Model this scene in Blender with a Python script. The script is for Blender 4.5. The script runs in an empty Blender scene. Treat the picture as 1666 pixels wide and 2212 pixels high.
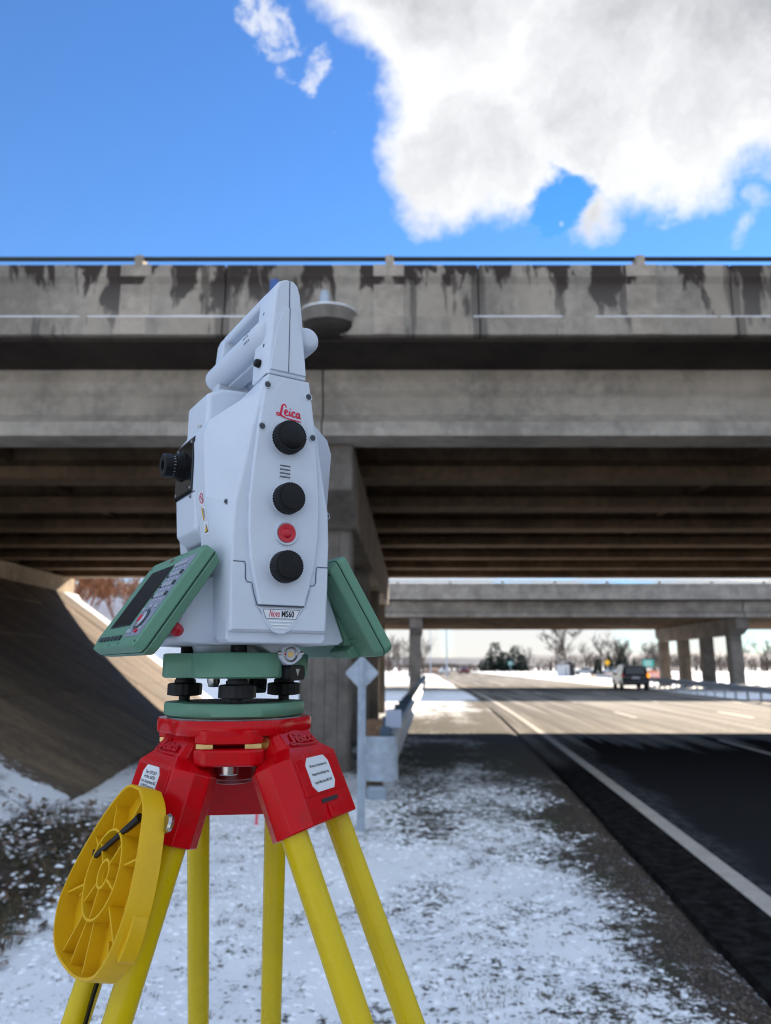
import bpy, bmesh, math, random
from mathutils import Vector, Matrix, noise as mnoise
R = math.radians
SC = bpy.context.scene
COL = SC.collection
random.seed(7)

# ------------------------------------------------------------------ camera, sky, sun, exposure
CAM_Z = 1.6
cd = bpy.data.cameras.new('camera'); cam = bpy.data.objects.new('camera', cd); COL.objects.link(cam)
cam.location = (0, 0, CAM_Z); cam.rotation_euler = (R(90 + 11.8), 0, 0)
cd.sensor_fit = 'VERTICAL'; cd.sensor_height = 36; cd.sensor_width = 27; cd.lens = 36 * 1600 / 2212
cd.clip_start = 0.05; cd.clip_end = 6000
cd.dof.use_dof = True; cd.dof.focus_distance = 0.665; cd.dof.aperture_fstop = 8.0
SC.camera = cam
SUN_EL, SUN_AZ = R(23.6), R(31)
S_DIR = Vector((math.sin(SUN_AZ) * math.cos(SUN_EL), math.cos(SUN_AZ) * math.cos(SUN_EL), math.sin(SUN_EL)))
sd = bpy.data.lights.new('sun', 'SUN'); sun = bpy.data.objects.new('sun', sd); COL.objects.link(sun)
sd.energy = 3.3; sd.angle = R(0.5); sd.color = (1.0, 0.85, 0.67)
sun.location = (0, 0, 60); sun.rotation_euler = S_DIR.to_track_quat('Z', 'Y').to_euler()
SC.view_settings.view_transform = 'Standard'; SC.view_settings.look = 'None'
SC.view_settings.exposure = 1.88; SC.view_settings.gamma = 1.0; SC.view_settings.use_curve_mapping = False
SKY_STRENGTH = 0.06
SC.render.engine = 'CYCLES'; SC.cycles.filter_width = 1.05

class NT:
    """small helper to write node trees"""
    def __init__(s, tree): s.t = tree; s.n = tree.nodes; s.l = tree.links
    def new(s, typ, **kw):
        n = s.n.new(typ)
        for k, v in kw.items(): setattr(n, k, v)
        return n
    def put(s, sock, v):
        if isinstance(v, bpy.types.NodeSocket): s.l.new(v, sock)
        elif v is not None:
            if hasattr(sock.default_value, '__len__') and not hasattr(v, '__len__'): v = (v,) * len(sock.default_value)
            if hasattr(sock.default_value, '__len__') and len(sock.default_value) == 4 and len(v) == 3: v = (*v, 1)
            sock.default_value = v
    def math(s, op, a, b=None, c=None, clamp=False):
        n = s.new('ShaderNodeMath', operation=op, use_clamp=clamp)
        s.put(n.inputs[0], a)
        if b is not None: s.put(n.inputs[1], b)
        if c is not None: s.put(n.inputs[2], c)
        return n.outputs[0]
    def vmath(s, op, a, b=None):
        n = s.new('ShaderNodeVectorMath', operation=op); s.put(n.inputs[0], a)
        if b is not None: s.put(n.inputs[1], b)
        return n.outputs['Value'] if op in ('DISTANCE', 'DOT_PRODUCT', 'LENGTH') else n.outputs[0]
    def noise(s, vec, scale, detail=4, rough=.55, out='Fac', dist=0):
        n = s.new('ShaderNodeTexNoise'); s.put(n.inputs['Vector'], vec)
        s.put(n.inputs['Scale'], scale); s.put(n.inputs['Detail'], detail); s.put(n.inputs['Roughness'], rough)
        s.put(n.inputs['Distortion'], dist)
        return n.outputs[out]
    def step(s, v, lo, hi, a=0., b=1., smooth=True):
        n = s.new('ShaderNodeMapRange', interpolation_type='SMOOTHSTEP' if smooth else 'LINEAR')
        s.put(n.inputs['Value'], v); s.put(n.inputs['From Min'], lo); s.put(n.inputs['From Max'], hi)
        s.put(n.inputs['To Min'], a); s.put(n.inputs['To Max'], b)
        return n.outputs[0]
    def mix(s, f, a, b):
        n = s.new('ShaderNodeMix', data_type='RGBA'); s.put(n.inputs[0], f); s.put(n.inputs[6], a); s.put(n.inputs[7], b)
        return n.outputs[2]
    def sep(s, v):
        n = s.new('ShaderNodeSeparateXYZ'); s.put(n.inputs[0], v); return n.outputs
    def comb(s, x, y, z):
        n = s.new('ShaderNodeCombineXYZ')
        for i, q in enumerate((x, y, z)): s.put(n.inputs[i], q)
        return n.outputs[0]
    def scale(s, v, sc):
        n = s.new('ShaderNodeMapping'); s.put(n.inputs['Vector'], v); n.inputs['Scale'].default_value = sc
        return n.outputs[0]

def pix_dir(u, v):
    """direction on the sky sphere for a cloud bank seen at this bearing"""
    x, y = (u - 833) / 1600, (1106 - v) / 1600; t = R(11.8)
    return Vector((x, math.cos(t) - y * math.sin(t), math.sin(t) + y * math.cos(t))).normalized()

world = bpy.data.worlds.new('World'); SC.world = world; world.use_nodes = True
def build_world():
    w = NT(world.node_tree); w.n.clear()
    out = w.new('ShaderNodeOutputWorld'); bg = w.new('ShaderNodeBackground'); w.l.new(bg.outputs[0], out.inputs[0])
    sky = w.new('ShaderNodeTexSky', sky_type='NISHITA', sun_disc=False)
    sky.sun_elevation = SUN_EL; sky.sun_rotation = SUN_AZ
    sky.air_density = 1.0; sky.dust_density = 0.0; sky.ozone_density = 3.0
    d = w.new('ShaderNodeTexCoord').outputs['Generated']
    xyz = w.sep(d); z = xyz[2]
    # --- big cumulus bank: union of soft caps on the sky sphere, frayed by noise
    n1 = w.noise(d, 5, 8, .58, 'Color'); n2 = w.noise(d, 22, 5, .6, 'Color')
    off = w.vmath('ADD', w.vmath('MULTIPLY', w.vmath('SUBTRACT', n1, (.5, .5, .5)), (.15, .15, .15)),
                  w.vmath('MULTIPLY', w.vmath('SUBTRACT', n2, (.5, .5, .5)), (.055, .055, .055)))
    dd = w.vmath('ADD', d, off)
    def cap(u, v, r):
        c = pix_dir(u, v); e = pix_dir(u, v - r)
        rr = (c - e).length
        return w.step(w.vmath('DISTANCE', dd, tuple(c)), rr * 1.0, rr * .0, 0, 1, False), rr
    val = None
    for u, v, r in ((780, -60, 190), (960, -30, 385), (905, 190, 168), (1150, 140, 230), (985, 300, 225), (1100, 360, 150), (1310, 190, 318), (1295, 465, 100), (1130, 440, 85),
                    (1470, 190, 305), (1650, 130, 310), (1500, -220, 520), (1900, -100, 500), (2300, 100, 480), (1622, 455, 55), (700, 294, 34)):
        c, rr = cap(u, v, r)
        c = w.math('MULTIPLY', c, rr)
        val = c if val is None else w.math('MAXIMUM', val, c)
    gap, rr = cap(1207, 455, 92)
    val = w.math('SUBTRACT', val, w.math('MULTIPLY', gap, 0.085))
    dens = w.step(val, -.006, .036)
    wisp = None
    for u, v, r in ((545, 20, 80), (590, 80, 85), (640, 140, 75), (660, 180, 50), (1550, 500, 40), (1215, 505, 22)):
        c, rr = cap(u, v, r)
        wisp = c if wisp is None else w.math('MAXIMUM', wisp, c)
    wn = w.noise(w.vmath('ADD', d, w.vmath('MULTIPLY', off, (.6, .6, .6))), 26, 6, .65)
    wisp = w.math('MULTIPLY', w.step(wisp, 0, .40), w.step(wn, .37, .64))
    wisp = w.math('MULTIPLY', wisp, .75)
    # --- flat cloud deck added over the unseen sky, nearly closed to brighten the shade
    zc = w.math('MAXIMUM', z, .06)
    deck = w.comb(w.math('DIVIDE', xyz[0], zc), w.math('DIVIDE', xyz[1], zc), 0.0)
    gen = w.noise(deck, .55, 7, .55)
    gd = w.step(gen, .36, .49)
    front = w.math('MULTIPLY', w.step(xyz[1], .25, .6), w.step(z, .18, .3))   # the blue clearing seen ahead
    gd = w.math('MULTIPLY', gd, w.math('SUBTRACT', 1, front))
    # --- low streaks over the horizon
    st = w.noise(w.scale(d, (4.5, 4.5, 150)), 1.0, 5, .5)
    sd_ = w.math('MULTIPLY', w.step(st, .47, .60), w.step(z, .26, .08))
    cover = w.math('MAXIMUM', w.math('MAXIMUM', dens, wisp), w.math('MAXIMUM', w.math('MULTIPLY', gd, .9), w.math('MULTIPLY', sd_, .62)))
    # --- cloud light: bright thin rims, greyer thick centres
    bigc, rr = cap(1520, -120, 800); thick = w.step(val, .0, .085)
    bn = w.noise(dd, 5.0, 9, .60)
    grey = w.math('ADD', w.math('ADD', w.math('MULTIPLY', thick, .50), w.math('MULTIPLY', w.step(bigc, .2, .85), .50)), w.math('MULTIPLY', w.math('MULTIPLY', w.math('SUBTRACT', bn, .50), 3.0), w.step(val, -.005, .05)), clamp=True)
    cc = w.mix(grey, (4.6, 4.65, 4.75), (2.35, 2.42, 2.58))
    cc = w.mix(w.step(w.math('SUBTRACT', gd, w.math('MULTIPLY', dens, 2.0)), .0, .3), cc, (4.0, 4.6, 5.5))  # the unseen deck is tinted blue to cool the light in the shade
    cc = w.mix(w.step(z, .2, .06), cc, (4.3, 4.15, 4.0))
    hs = w.new('ShaderNodeHueSaturation'); w.put(hs.inputs['Saturation'], 1.25); w.put(hs.inputs['Value'], 1.0)
    w.l.new(sky.outputs[0], hs.inputs['Color'])
    tint = w.vmath('MULTIPLY', hs.outputs[0], (.78, .91, 1.10))
    tint = w.mix(w.step(z, .75, .42), tint, w.vmath('MULTIPLY', tint, (1.30, 1.10, 1.0)))
    tint = w.mix(w.step(z, .26, .0), tint, w.vmath('MULTIPLY', tint, (.50, .60, .72)))
    w.l.new(w.mix(cover, tint, cc), bg.inputs['Color'])
    bg.inputs['Strength'].default_value = SKY_STRENGTH
build_world()

# ------------------------------------------------------------------ materials
def principled(name):
    m = bpy.data.materials.new(name); m.use_nodes = True
    w = NT(m.node_tree); b = w.n['Principled BSDF']
    return m, w, b
def mat(name, color, rough=.5, metal=0., var=.0, vscale=8., bump=0., bscale=60., bdist=.002, coat=0., rvar=0., spec=.5, grime=None):
    m, w, b = principled(name)
    co = w.new('ShaderNodeTexCoord').outputs['Object']
    col = color
    if var:
        n = w.noise(co, vscale, 6, .6)
        col = w.mix(w.step(n, .3, .7), tuple(c * (1 - var) for c in color), tuple(min(1, c * (1 + var)) for c in color))
    if grime:
        n = w.noise(co, grime[1], 5, .65); n2 = w.noise(co, grime[1] * 6, 3, .6)
        col = w.mix(w.math('MULTIPLY', w.step(w.math('ADD', n, w.math('MULTIPLY', n2, .3)), .62, .85), grime[2]), col, grime[0])
    w.put(b.inputs['Base Color'], col)
    if rvar: w.put(b.inputs['Roughness'], w.step(w.noise(co, vscale * 3, 4), .3, .7, max(.02, rough - rvar), min(1, rough + rvar)))
    else: w.put(b.inputs['Roughness'], rough)
    w.put(b.inputs['Metallic'], metal); w.put(b.inputs['Specular IOR Level'], spec)
    if coat: w.put(b.inputs['Coat Weight'], coat); w.put(b.inputs['Coat Roughness'], .08)
    if bump:
        bp = w.new('ShaderNodeBump'); w.put(bp.inputs['Strength'], bump); w.put(bp.inputs['Distance'], bdist)
        w.put(bp.inputs['Height'], w.noise(co, bscale, 5, .6)); w.l.new(bp.outputs[0], b.inputs['Normal'])
    return m

WHITE = mat('white_plastic', (.59, .645, .72), .42, var=.02, vscale=25, bump=.12, bscale=1400, bdist=.0003, grime=((.5, .5, .5), 22, .10))
GREEN = mat('sea_green_plastic', (.105, .255, .165), .45, var=.04, vscale=30, bump=.14, bscale=1500, bdist=.0003, grime=((.12, .24, .18), 30, .25))
GREEN_D = mat('green_plastic_shell', (.11, .245, .16), .5, var=.04, vscale=30, bump=.12, bscale=1500, bdist=.0003)
BLACK = mat('black_rubber', (.006, .006, .007), .45, var=.1, vscale=60, bump=.1, bscale=900, bdist=.0003, spec=.22, grime=((.03, .03, .03), 40, .3))
BLACK_G = mat('black_gloss', (.006, .006, .007), .12, grime=((.03, .03, .03), 60, .3))
GROOVE = mat('dark_groove', (.10, .12, .16), .8)
GROOVE_G = mat('green_groove', (.008, .03, .02), .8)
RIDGE = mat('white_ridge', (.82, .84, .86), .4)
RED = mat('red_gloss_paint', (.56, .001, .006), .24, var=.06, vscale=14, bump=.06, bscale=120, bdist=.0005, coat=.10, rvar=.06, spec=.16, grime=((.25, .02, .02), 35, .35))
RED_B = mat('red_button', (.52, .004, .02), .4)
PINK = mat('red_lettering', (.55, .005, .03), .5)
YEL = mat('yellow_leg_paint', (.64, .47, .003), .33, spec=.30, var=.04, vscale=12, bump=.05, bscale=200, bdist=.0004, rvar=.08, grime=((.38, .28, .02), 18, .16))
YEL_P = mat('yellow_cap_plastic', (.68, .40, .006), .42, spec=.3, var=.05, vscale=20, bump=.08, bscale=500, bdist=.0003, grime=((.36, .22, .02), 26, .18))
STEEL = mat('bright_steel', (.42, .41, .40), .28, 1., var=.08, vscale=90)
BRASS = mat('brass', (.62, .45, .20), .35, 1.)
LABEL = mat('label_white', (.74, .77, .80), .5)
INK = mat('ink', (.01, .01, .012), .6)
LOGO = mat('logo_red', (.66, .004, .045), .5)
KEYPAD = mat('keypad_grey', (.24, .26, .34), .45)
KEY = mat('key_grey', (.36, .39, .46), .35)
KEY_D = mat('key_dark', (.03, .045, .05), .4)
SCREEN = mat('screen_glass', (.003, .003, .003), .35, spec=.12, grime=((.03, .03, .03), 200, .5))
GALV = mat('galvanised_steel', (.26, .29, .33), .5, .6, var=.14, vscale=9, rvar=.1, grime=((.25, .22, .2), 6, .4))
GALV_F = mat('zinc_flat', (.42, .48, .55), .55, .25, var=.14, vscale=10, grime=((.3, .3, .32), 6, .4))
WOOD = mat('treated_timber', (.17, .10, .055), .8, var=.35, vscale=9, bump=.5, bscale=40, bdist=.01)
SNOW = mat('snow', (.88, .90, .93), .7, var=.04, vscale=3, bump=.5, bscale=9, bdist=.02)
STAKE = mat('pink_stake', (.75, .06, .10), .6)

def concrete(name, base, dark=None, streak=0., top=None, grime=.6, warm=None, groove=0.):
    """board-marked concrete; streak: water stains that run down from the z of «top»"""
    m, w, b = principled(name)
    co = w.new('ShaderNodeTexCoord').outputs['Object']; xyz = w.sep(co)
    n1 = w.noise(co, .9, 6, .62); n2 = w.noise(co, 7, 5, .6); n3 = w.noise(co, 60, 3, .6)
    v = w.math('ADD', w.math('MULTIPLY', n1, .6), w.math('ADD', w.math('MULTIPLY', n2, .28), w.math('MULTIPLY', n3, .12)))
    col = w.mix(w.step(v, .36, .64), tuple(c * .62 for c in base), tuple(min(1, c * 1.22) for c in base))
    # soot that has run down
    ns = w.noise(w.scale(co, (3.2, 3.2, .28)), 1, 4, .6)
    col = w.mix(w.math('MULTIPLY', w.step(ns, .52, .72), grime * .55), col, tuple(c * .38 for c in base))
    if warm:
        nw = w.noise(w.scale(co, (1.3, 1.3, .4)), 1, 3); col = w.mix(w.math('MULTIPLY', w.step(nw, .48, .62), .6), col, warm)
    if streak:
        t = w.math('DIVIDE', w.math('SUBTRACT', top, xyz[2]), 1.1)
        big = w.noise(w.comb(xyz[0], w.math('MULTIPLY', xyz[2], .42), 0.0), 2.3, 4, .6, dist=.35)
        fine = w.noise(w.comb(xyz[0], w.math('MULTIPLY', xyz[2], .10), 3.0), 7.5, 2, .5)
        a = w.step(w.math('SUBTRACT', big, w.math('MULTIPLY', t, .24)), .435, .495)
        c = w.step(w.math('SUBTRACT', w.math('ADD', w.math('MULTIPLY', big, .5), w.math('MULTIPLY', fine, .5)), w.math('MULTIPLY', t, .06)), .50, .55)
        jm = w.math('ABSOLUTE', w.math('SUBTRACT', w.math('FLOORED_MODULO', w.math('ADD', xyz[0], .465), 3.55), 1.775))
        j = w.math('MULTIPLY', w.step(w.math('ADD', jm, w.math('MULTIPLY', w.math('SUBTRACT', fine, .5), .35)), .12, .05), .7)
        s = w.math('MULTIPLY', w.math('MAXIMUM', j, w.math('MAXIMUM', a, w.math('MULTIPLY', c, .75))), streak)
        wet = w.mix(w.step(t, .05, .7), (.032, .021, .017), (.11, .098, .088))
        col = w.mix(s, col, wet)
    w.put(b.inputs['Base Color'], col)
    w.put(b.inputs['Roughness'], .85); w.put(b.inputs['Specular IOR Level'], .3)
    bp = w.new('ShaderNodeBump'); w.put(bp.inputs['Strength'], .5); w.put(bp.inputs['Distance'], .01)
    h = w.math('ADD', n2, w.math('MULTIPLY', n3, .5))
    w.put(bp.inputs['Height'], h); w.l.new(bp.outputs[0], b.inputs['Normal'])
    return m
CON_PAR = concrete('parapet_concrete', (.34, .30, .25), streak=.95, top=7.15, warm=(.42, .355, .285))
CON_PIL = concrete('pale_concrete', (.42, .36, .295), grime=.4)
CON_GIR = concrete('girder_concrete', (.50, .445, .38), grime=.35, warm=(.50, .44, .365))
CON_INT = concrete('soffit_concrete', (.185, .122, .072), grime=.5)  # girder concrete darkened and warmed: under-deck shade and bounce put into the colour
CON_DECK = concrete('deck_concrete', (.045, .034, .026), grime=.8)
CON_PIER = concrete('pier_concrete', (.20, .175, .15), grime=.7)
CON_ABUT = concrete('abutment_concrete', (.34, .27, .19), grime=.7)
CON_FAR = concrete('far_bridge_concrete', (.38, .345, .30), grime=.4)
RAILP = mat('dark_rail', (.02, .028, .03), .5, .3)

# ------------------------------------------------------------------ mesh building
class MB:
    def __init__(s): s.v = []; s.f = []
    def add(s, vs, fs):
        o = len(s.v); s.v += [tuple(p) for p in vs]; s.f += [tuple(i + o for i in f) for f in fs]; return s
    def box(s, x0, x1, y0, y1, z0, z1, M=None):
        vs = [Vector((x, y, z)) for x in (x0, x1) for y in (y0, y1) for z in (z0, z1)]
        if M: vs = [M @ p for p in vs]
        return s.add(vs, [(0, 1, 3, 2), (4, 6, 7, 5), (0, 4, 5, 1), (2, 3, 7, 6), (0, 2, 6, 4), (1, 5, 7, 3)])
    def loft(s, rings, cap0=True, cap1=True, closed=True):
        n = len(rings[0]); vs = [p for r in rings for p in r]; fs = []
        for k in range(len(rings) - 1):
            for i in range(n if closed else n - 1):
                j = (i + 1) % n; fs.append((k * n + i, k * n + j, (k + 1) * n + j, (k + 1) * n + i))
        if cap0: fs.append(tuple(range(n - 1, -1, -1)))
        if cap1: fs.append(tuple(range((len(rings) - 1) * n, len(rings) * n)))
        return s.add(vs, fs)
    def prism(s, poly, ext, fn=None):
        """poly: 3-D points, ext: vector"""
        e = Vector(ext); return s.loft([[Vector(p) for p in poly], [Vector(p) + e for p in poly]])
    def lathe(s, prof, c, axis, n=32, ripple=None):
        """prof: (distance along axis, radius); ripple(i, k): factor on the radius"""
        ax = Vector(axis).normalized(); t = ax.orthogonal().normalized(); b = ax.cross(t); c = Vector(c); rings = []
        for k, (d, r) in enumerate(prof):
            rings.append([c + ax * d + (t * math.cos(2 * math.pi * i / n) + b * math.sin(2 * math.pi * i / n)) * r * (ripple(i, k) if ripple else 1) for i in range(n)])
        return s.loft(rings)
    def tube(s, path, rad, n=10, cap=True):
        rings = []; path = [Vector(p) for p in path]
        if not hasattr(rad, '__len__'): rad = [rad] * len(path)
        up = None
        for k, p in enumerate(path):
            d = (path[min(k + 1, len(path) - 1)] - path[max(k - 1, 0)]).normalized()
            if up is None: up = d.orthogonal().normalized()
            up = (up - d * up.dot(d)).normalized(); b = d.cross(up)
            rings.append([p + (up * math.cos(2 * math.pi * i / n) + b * math.sin(2 * math.pi * i / n)) * rad[k] for i in range(n)])
        return s.loft(rings, cap, cap)
    def mesh(s, name, mats, smooth=35, recalc=True):
        me = bpy.data.meshes.new(name); me.from_pydata(s.v, [], s.f)
        if recalc:
            bm = bmesh.new(); bm.from_mesh(me); bmesh.ops.recalc_face_normals(bm, faces=bm.faces); bm.to_mesh(me); bm.free()
        for m in (mats if isinstance(mats, (list, tuple)) else [mats]): me.materials.append(m)
        if smooth:
            me.polygons.foreach_set('use_smooth', [True] * len(me.polygons)); me.set_sharp_from_angle(angle=R(smooth))
        return me
    def obj(s, name, mats, parent=None, bevel=0, seg=2, smooth=35, recalc=True, world_parent=False):
        o = bpy.data.objects.new(name, s.mesh(name, mats, smooth, recalc)); COL.objects.link(o)
        if parent:
            o.parent = parent
        if bevel:
            md = o.modifiers.new('bevel', 'BEVEL'); md.width = bevel; md.segments = seg; md.limit_method = 'ANGLE'; md.angle_limit = R(28)
            md.harden_normals = True
        return o

def thing(name, label, cat, loc=(0, 0, 0), group=None, rotz=0.):
    o = bpy.data.objects.new(name, None); COL.objects.link(o); o.location = loc; o.rotation_euler = (0, 0, rotz)
    o.empty_display_size = .1
    tag(o, label, cat, group); return o
def tag(o, label, cat, group=None):
    o['label'] = label; o['category'] = cat
    if group: o['group'] = group
    return o
def structure(o): o['kind'] = 'structure'; return o
def stuff(o): o['kind'] = 'stuff'; return o
def copy_tree(o, parent=None):
    c = o.copy(); COL.objects.link(c); c.parent = parent
    for ch in o.children: copy_tree(ch, c)
    return c
def clampf(x, a=0., b=1.): return max(a, min(b, x))
def sstep(x, a, b):
    t = clampf((x - a) / (b - a)); return t * t * (3 - 2 * t)

# ------------------------------------------------------------------ terrain
EDGE = lambda y: 2.058 + .1059 * y - .000593 * y * y if y < 50 else (2.058 + 5.295 - 1.4825) + .0466 * (y - 50)   # left edge line of the road
def run1(y): return 9.1 - (clampf(y, 9.6, 28.8) - 9.6) * .165      # plan length of the paved slope
def embank(x, y):
    """approach embankments of the two overpasses on the left, each with a cone round its end"""
    best = 0.
    for k, (xa, y0, y1) in enumerate(((-12.5, 9.6, 28.8), (-10.6, 50.6, 69.2))):
        edge = xa + .036 * (y - y0 - 9.6); dy = max(0., y0 - y, y - y1); sl = .5 if k else 4.35 / run1(y)
        dx = max(0., x - edge)
        h = 4.35 - sl * math.hypot(dx, dy)
        if x < edge - .6: h = max(h, min(6.0 - .48 * dy, 4.35 + 2.2 * (edge - .6 - x)))
        best = max(best, h)
    return best
def rise(x, y):
    r = 0.
    if x < -14: r += .9 * sstep(y, 34, 60)
    return r
def ground_z(x, y):
    h = embank(x, y) + rise(x, y)
    e = x - (EDGE(max(y, -20)) - .57)
    if e > -.25: h -= .06 * sstep(e, -.25, .05)
    h -= .10 * sstep(-abs(x + 2.9), -1.1, 0) * sstep(y, 7.5, 5.5)
    if -9 < x < 4 and -2 < y < 14:
        h += .022 * (mnoise.noise((x * 1.7, y * 1.7, 0)) + .5 * mnoise.noise((x * 5, y * 5, 3)) + .35 * mnoise.noise((x * 13, y * 13, 7))) * sstep(-e, .0, .6)
    return h
def snow_cover(x, y):
    """how much snow lies: none below the decks, thin near the gravel, patchy on the verge"""
    e = (EDGE(max(y, -20)) - .57) - x
    c = .70 + .15 * mnoise.noise((x * .55, y * .4, 1)) + .15 * mnoise.noise((x * 1.9, y * 1.2, 5))
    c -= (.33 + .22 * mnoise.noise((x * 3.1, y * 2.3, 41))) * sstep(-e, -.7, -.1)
    c -= .22 * math.exp(-((e - .62) / .50) ** 2) * (.8 + .8 * mnoise.noise((x * 1.1, y * .9, 15)))
    c -= .10 * sstep(y, 6.5, 8.5) * sstep(x, -1.2, 0)
    c -= .16 * math.exp(-((e - 1.85) / .34) ** 2) * (.6 + .8 * mnoise.noise((x * .7, y * .55, 9)))
    c -= .27 * sstep(y, 10.2, 14) * sstep(-y, -29.5, -20) * (1 + .5 * mnoise.noise((x * .9, y * .5, 21)))
    c -= .55 * sstep(-x, 2.1, 2.7) * sstep(y, 4.0, 4.8) * sstep(-y, -9.2, -7.6)
    c += .6 * sstep(y, 33, 45)
    return clampf(c)
def axis(parts):
    out = []
    for a, b, st in parts:
        n = max(1, round((b - a) / st)); out += [a + (b - a) * i / n for i in range(n)]
    return out + [parts[-1][1]]
def build_ground():
    xs = axis(((-900, -200, 140), (-200, -40, 20), (-40, -9, 1.2), (-9, -4.5, .3), (-4.5, 4, .1), (4, 30, 2), (30, 200, 17), (200, 900, 140)))
    ys = axis(((-60, -4, 8), (-4, 1, .6), (1, 11, .1), (11, 14, .25), (14, 34, .6), (34, 80, 3), (80, 300, 22), (300, 1600, 130)))
    vs = [(x, y, ground_z(x, y)) for y in ys for x in xs]; nx = len(xs)
    fs = [(j * nx + i, j * nx + i + 1, (j + 1) * nx + i + 1, (j + 1) * nx + i) for j in range(len(ys) - 1) for i in range(nx - 1)]
    m, w, b = principled('snowy_verge')
    co = w.new('ShaderNodeTexCoord').outputs['Object']
    def attr(n): return w.new('ShaderNodeAttribute', attribute_name=n).outputs['Fac']
    cov, grav = attr('cover'), attr('gravel')
    n1 = w.noise(co, 8, 6, .7); n2 = w.noise(co, 34, 5, .72); n4 = w.noise(co, 1.3, 3, .5)
    nn = w.math('ADD', w.math('MULTIPLY', n1, .42), w.math('ADD', w.math('MULTIPLY', n2, .46), w.math('MULTIPLY', n4, .12)))
    bare = w.step(w.math('SUBTRACT', nn, w.math('MULTIPLY', w.math('SUBTRACT', cov, .5), .36)), .475, .535)
    n3 = w.noise(co, 90, 4, .6)
    soil = w.mix(w.step(n3, .35, .65), (.022, .019, .016), (.085, .07, .055))
    soil = w.mix(w.step(w.noise(co, 2.1, 3), .45, .6), soil, (.05, .052, .03))
    gcol = w.mix(w.step(w.noise(co, 55, 4, .7), .35, .68), (.014, .011, .010), (.095, .072, .056))
    soil = w.mix(grav, soil, gcol)
    scol = w.mix(w.step(w.noise(co, 1.1, 5), .3, .7), (.82, .85, .89), (.92, .94, .96))
    w.put(b.inputs['Base Color'], w.mix(bare, scol, soil))
    w.put(b.inputs['Roughness'], .85); w.put(b.inputs['Specular IOR Level'], .25)
    bp = w.new('ShaderNodeBump'); w.put(bp.inputs['Strength'], .6); w.put(bp.inputs['Distance'], .035)
    hh = w.math('ADD', w.math('MULTIPLY', w.math('SUBTRACT', 1, bare), .5), w.math('ADD', w.math('MULTIPLY', n2, .5), w.math('MULTIPLY', n3, .25)))
    w.put(bp.inputs['Height'], hh); w.l.new(bp.outputs[0], b.inputs['Normal'])
    mb = MB(); mb.v = vs; mb.f = fs
    me = mb.mesh('ground', m, smooth=0, recalc=False); me.polygons.foreach_set('use_smooth', [True] * len(me.polygons))
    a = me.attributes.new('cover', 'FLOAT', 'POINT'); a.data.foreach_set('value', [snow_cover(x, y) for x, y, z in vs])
    def gr(x, y):
        e = (EDGE(max(y, -20)) - .57) - x
        return sstep(-e, -.55, -.1) if y < 60 else 0.
    a = me.attributes.new('gravel', 'FLOAT', 'POINT'); a.data.foreach_set('value', [gr(x, y) for x, y, z in vs])
    o = bpy.data.objects.new('ground', me); COL.objects.link(o); structure(o)
build_ground()

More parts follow.
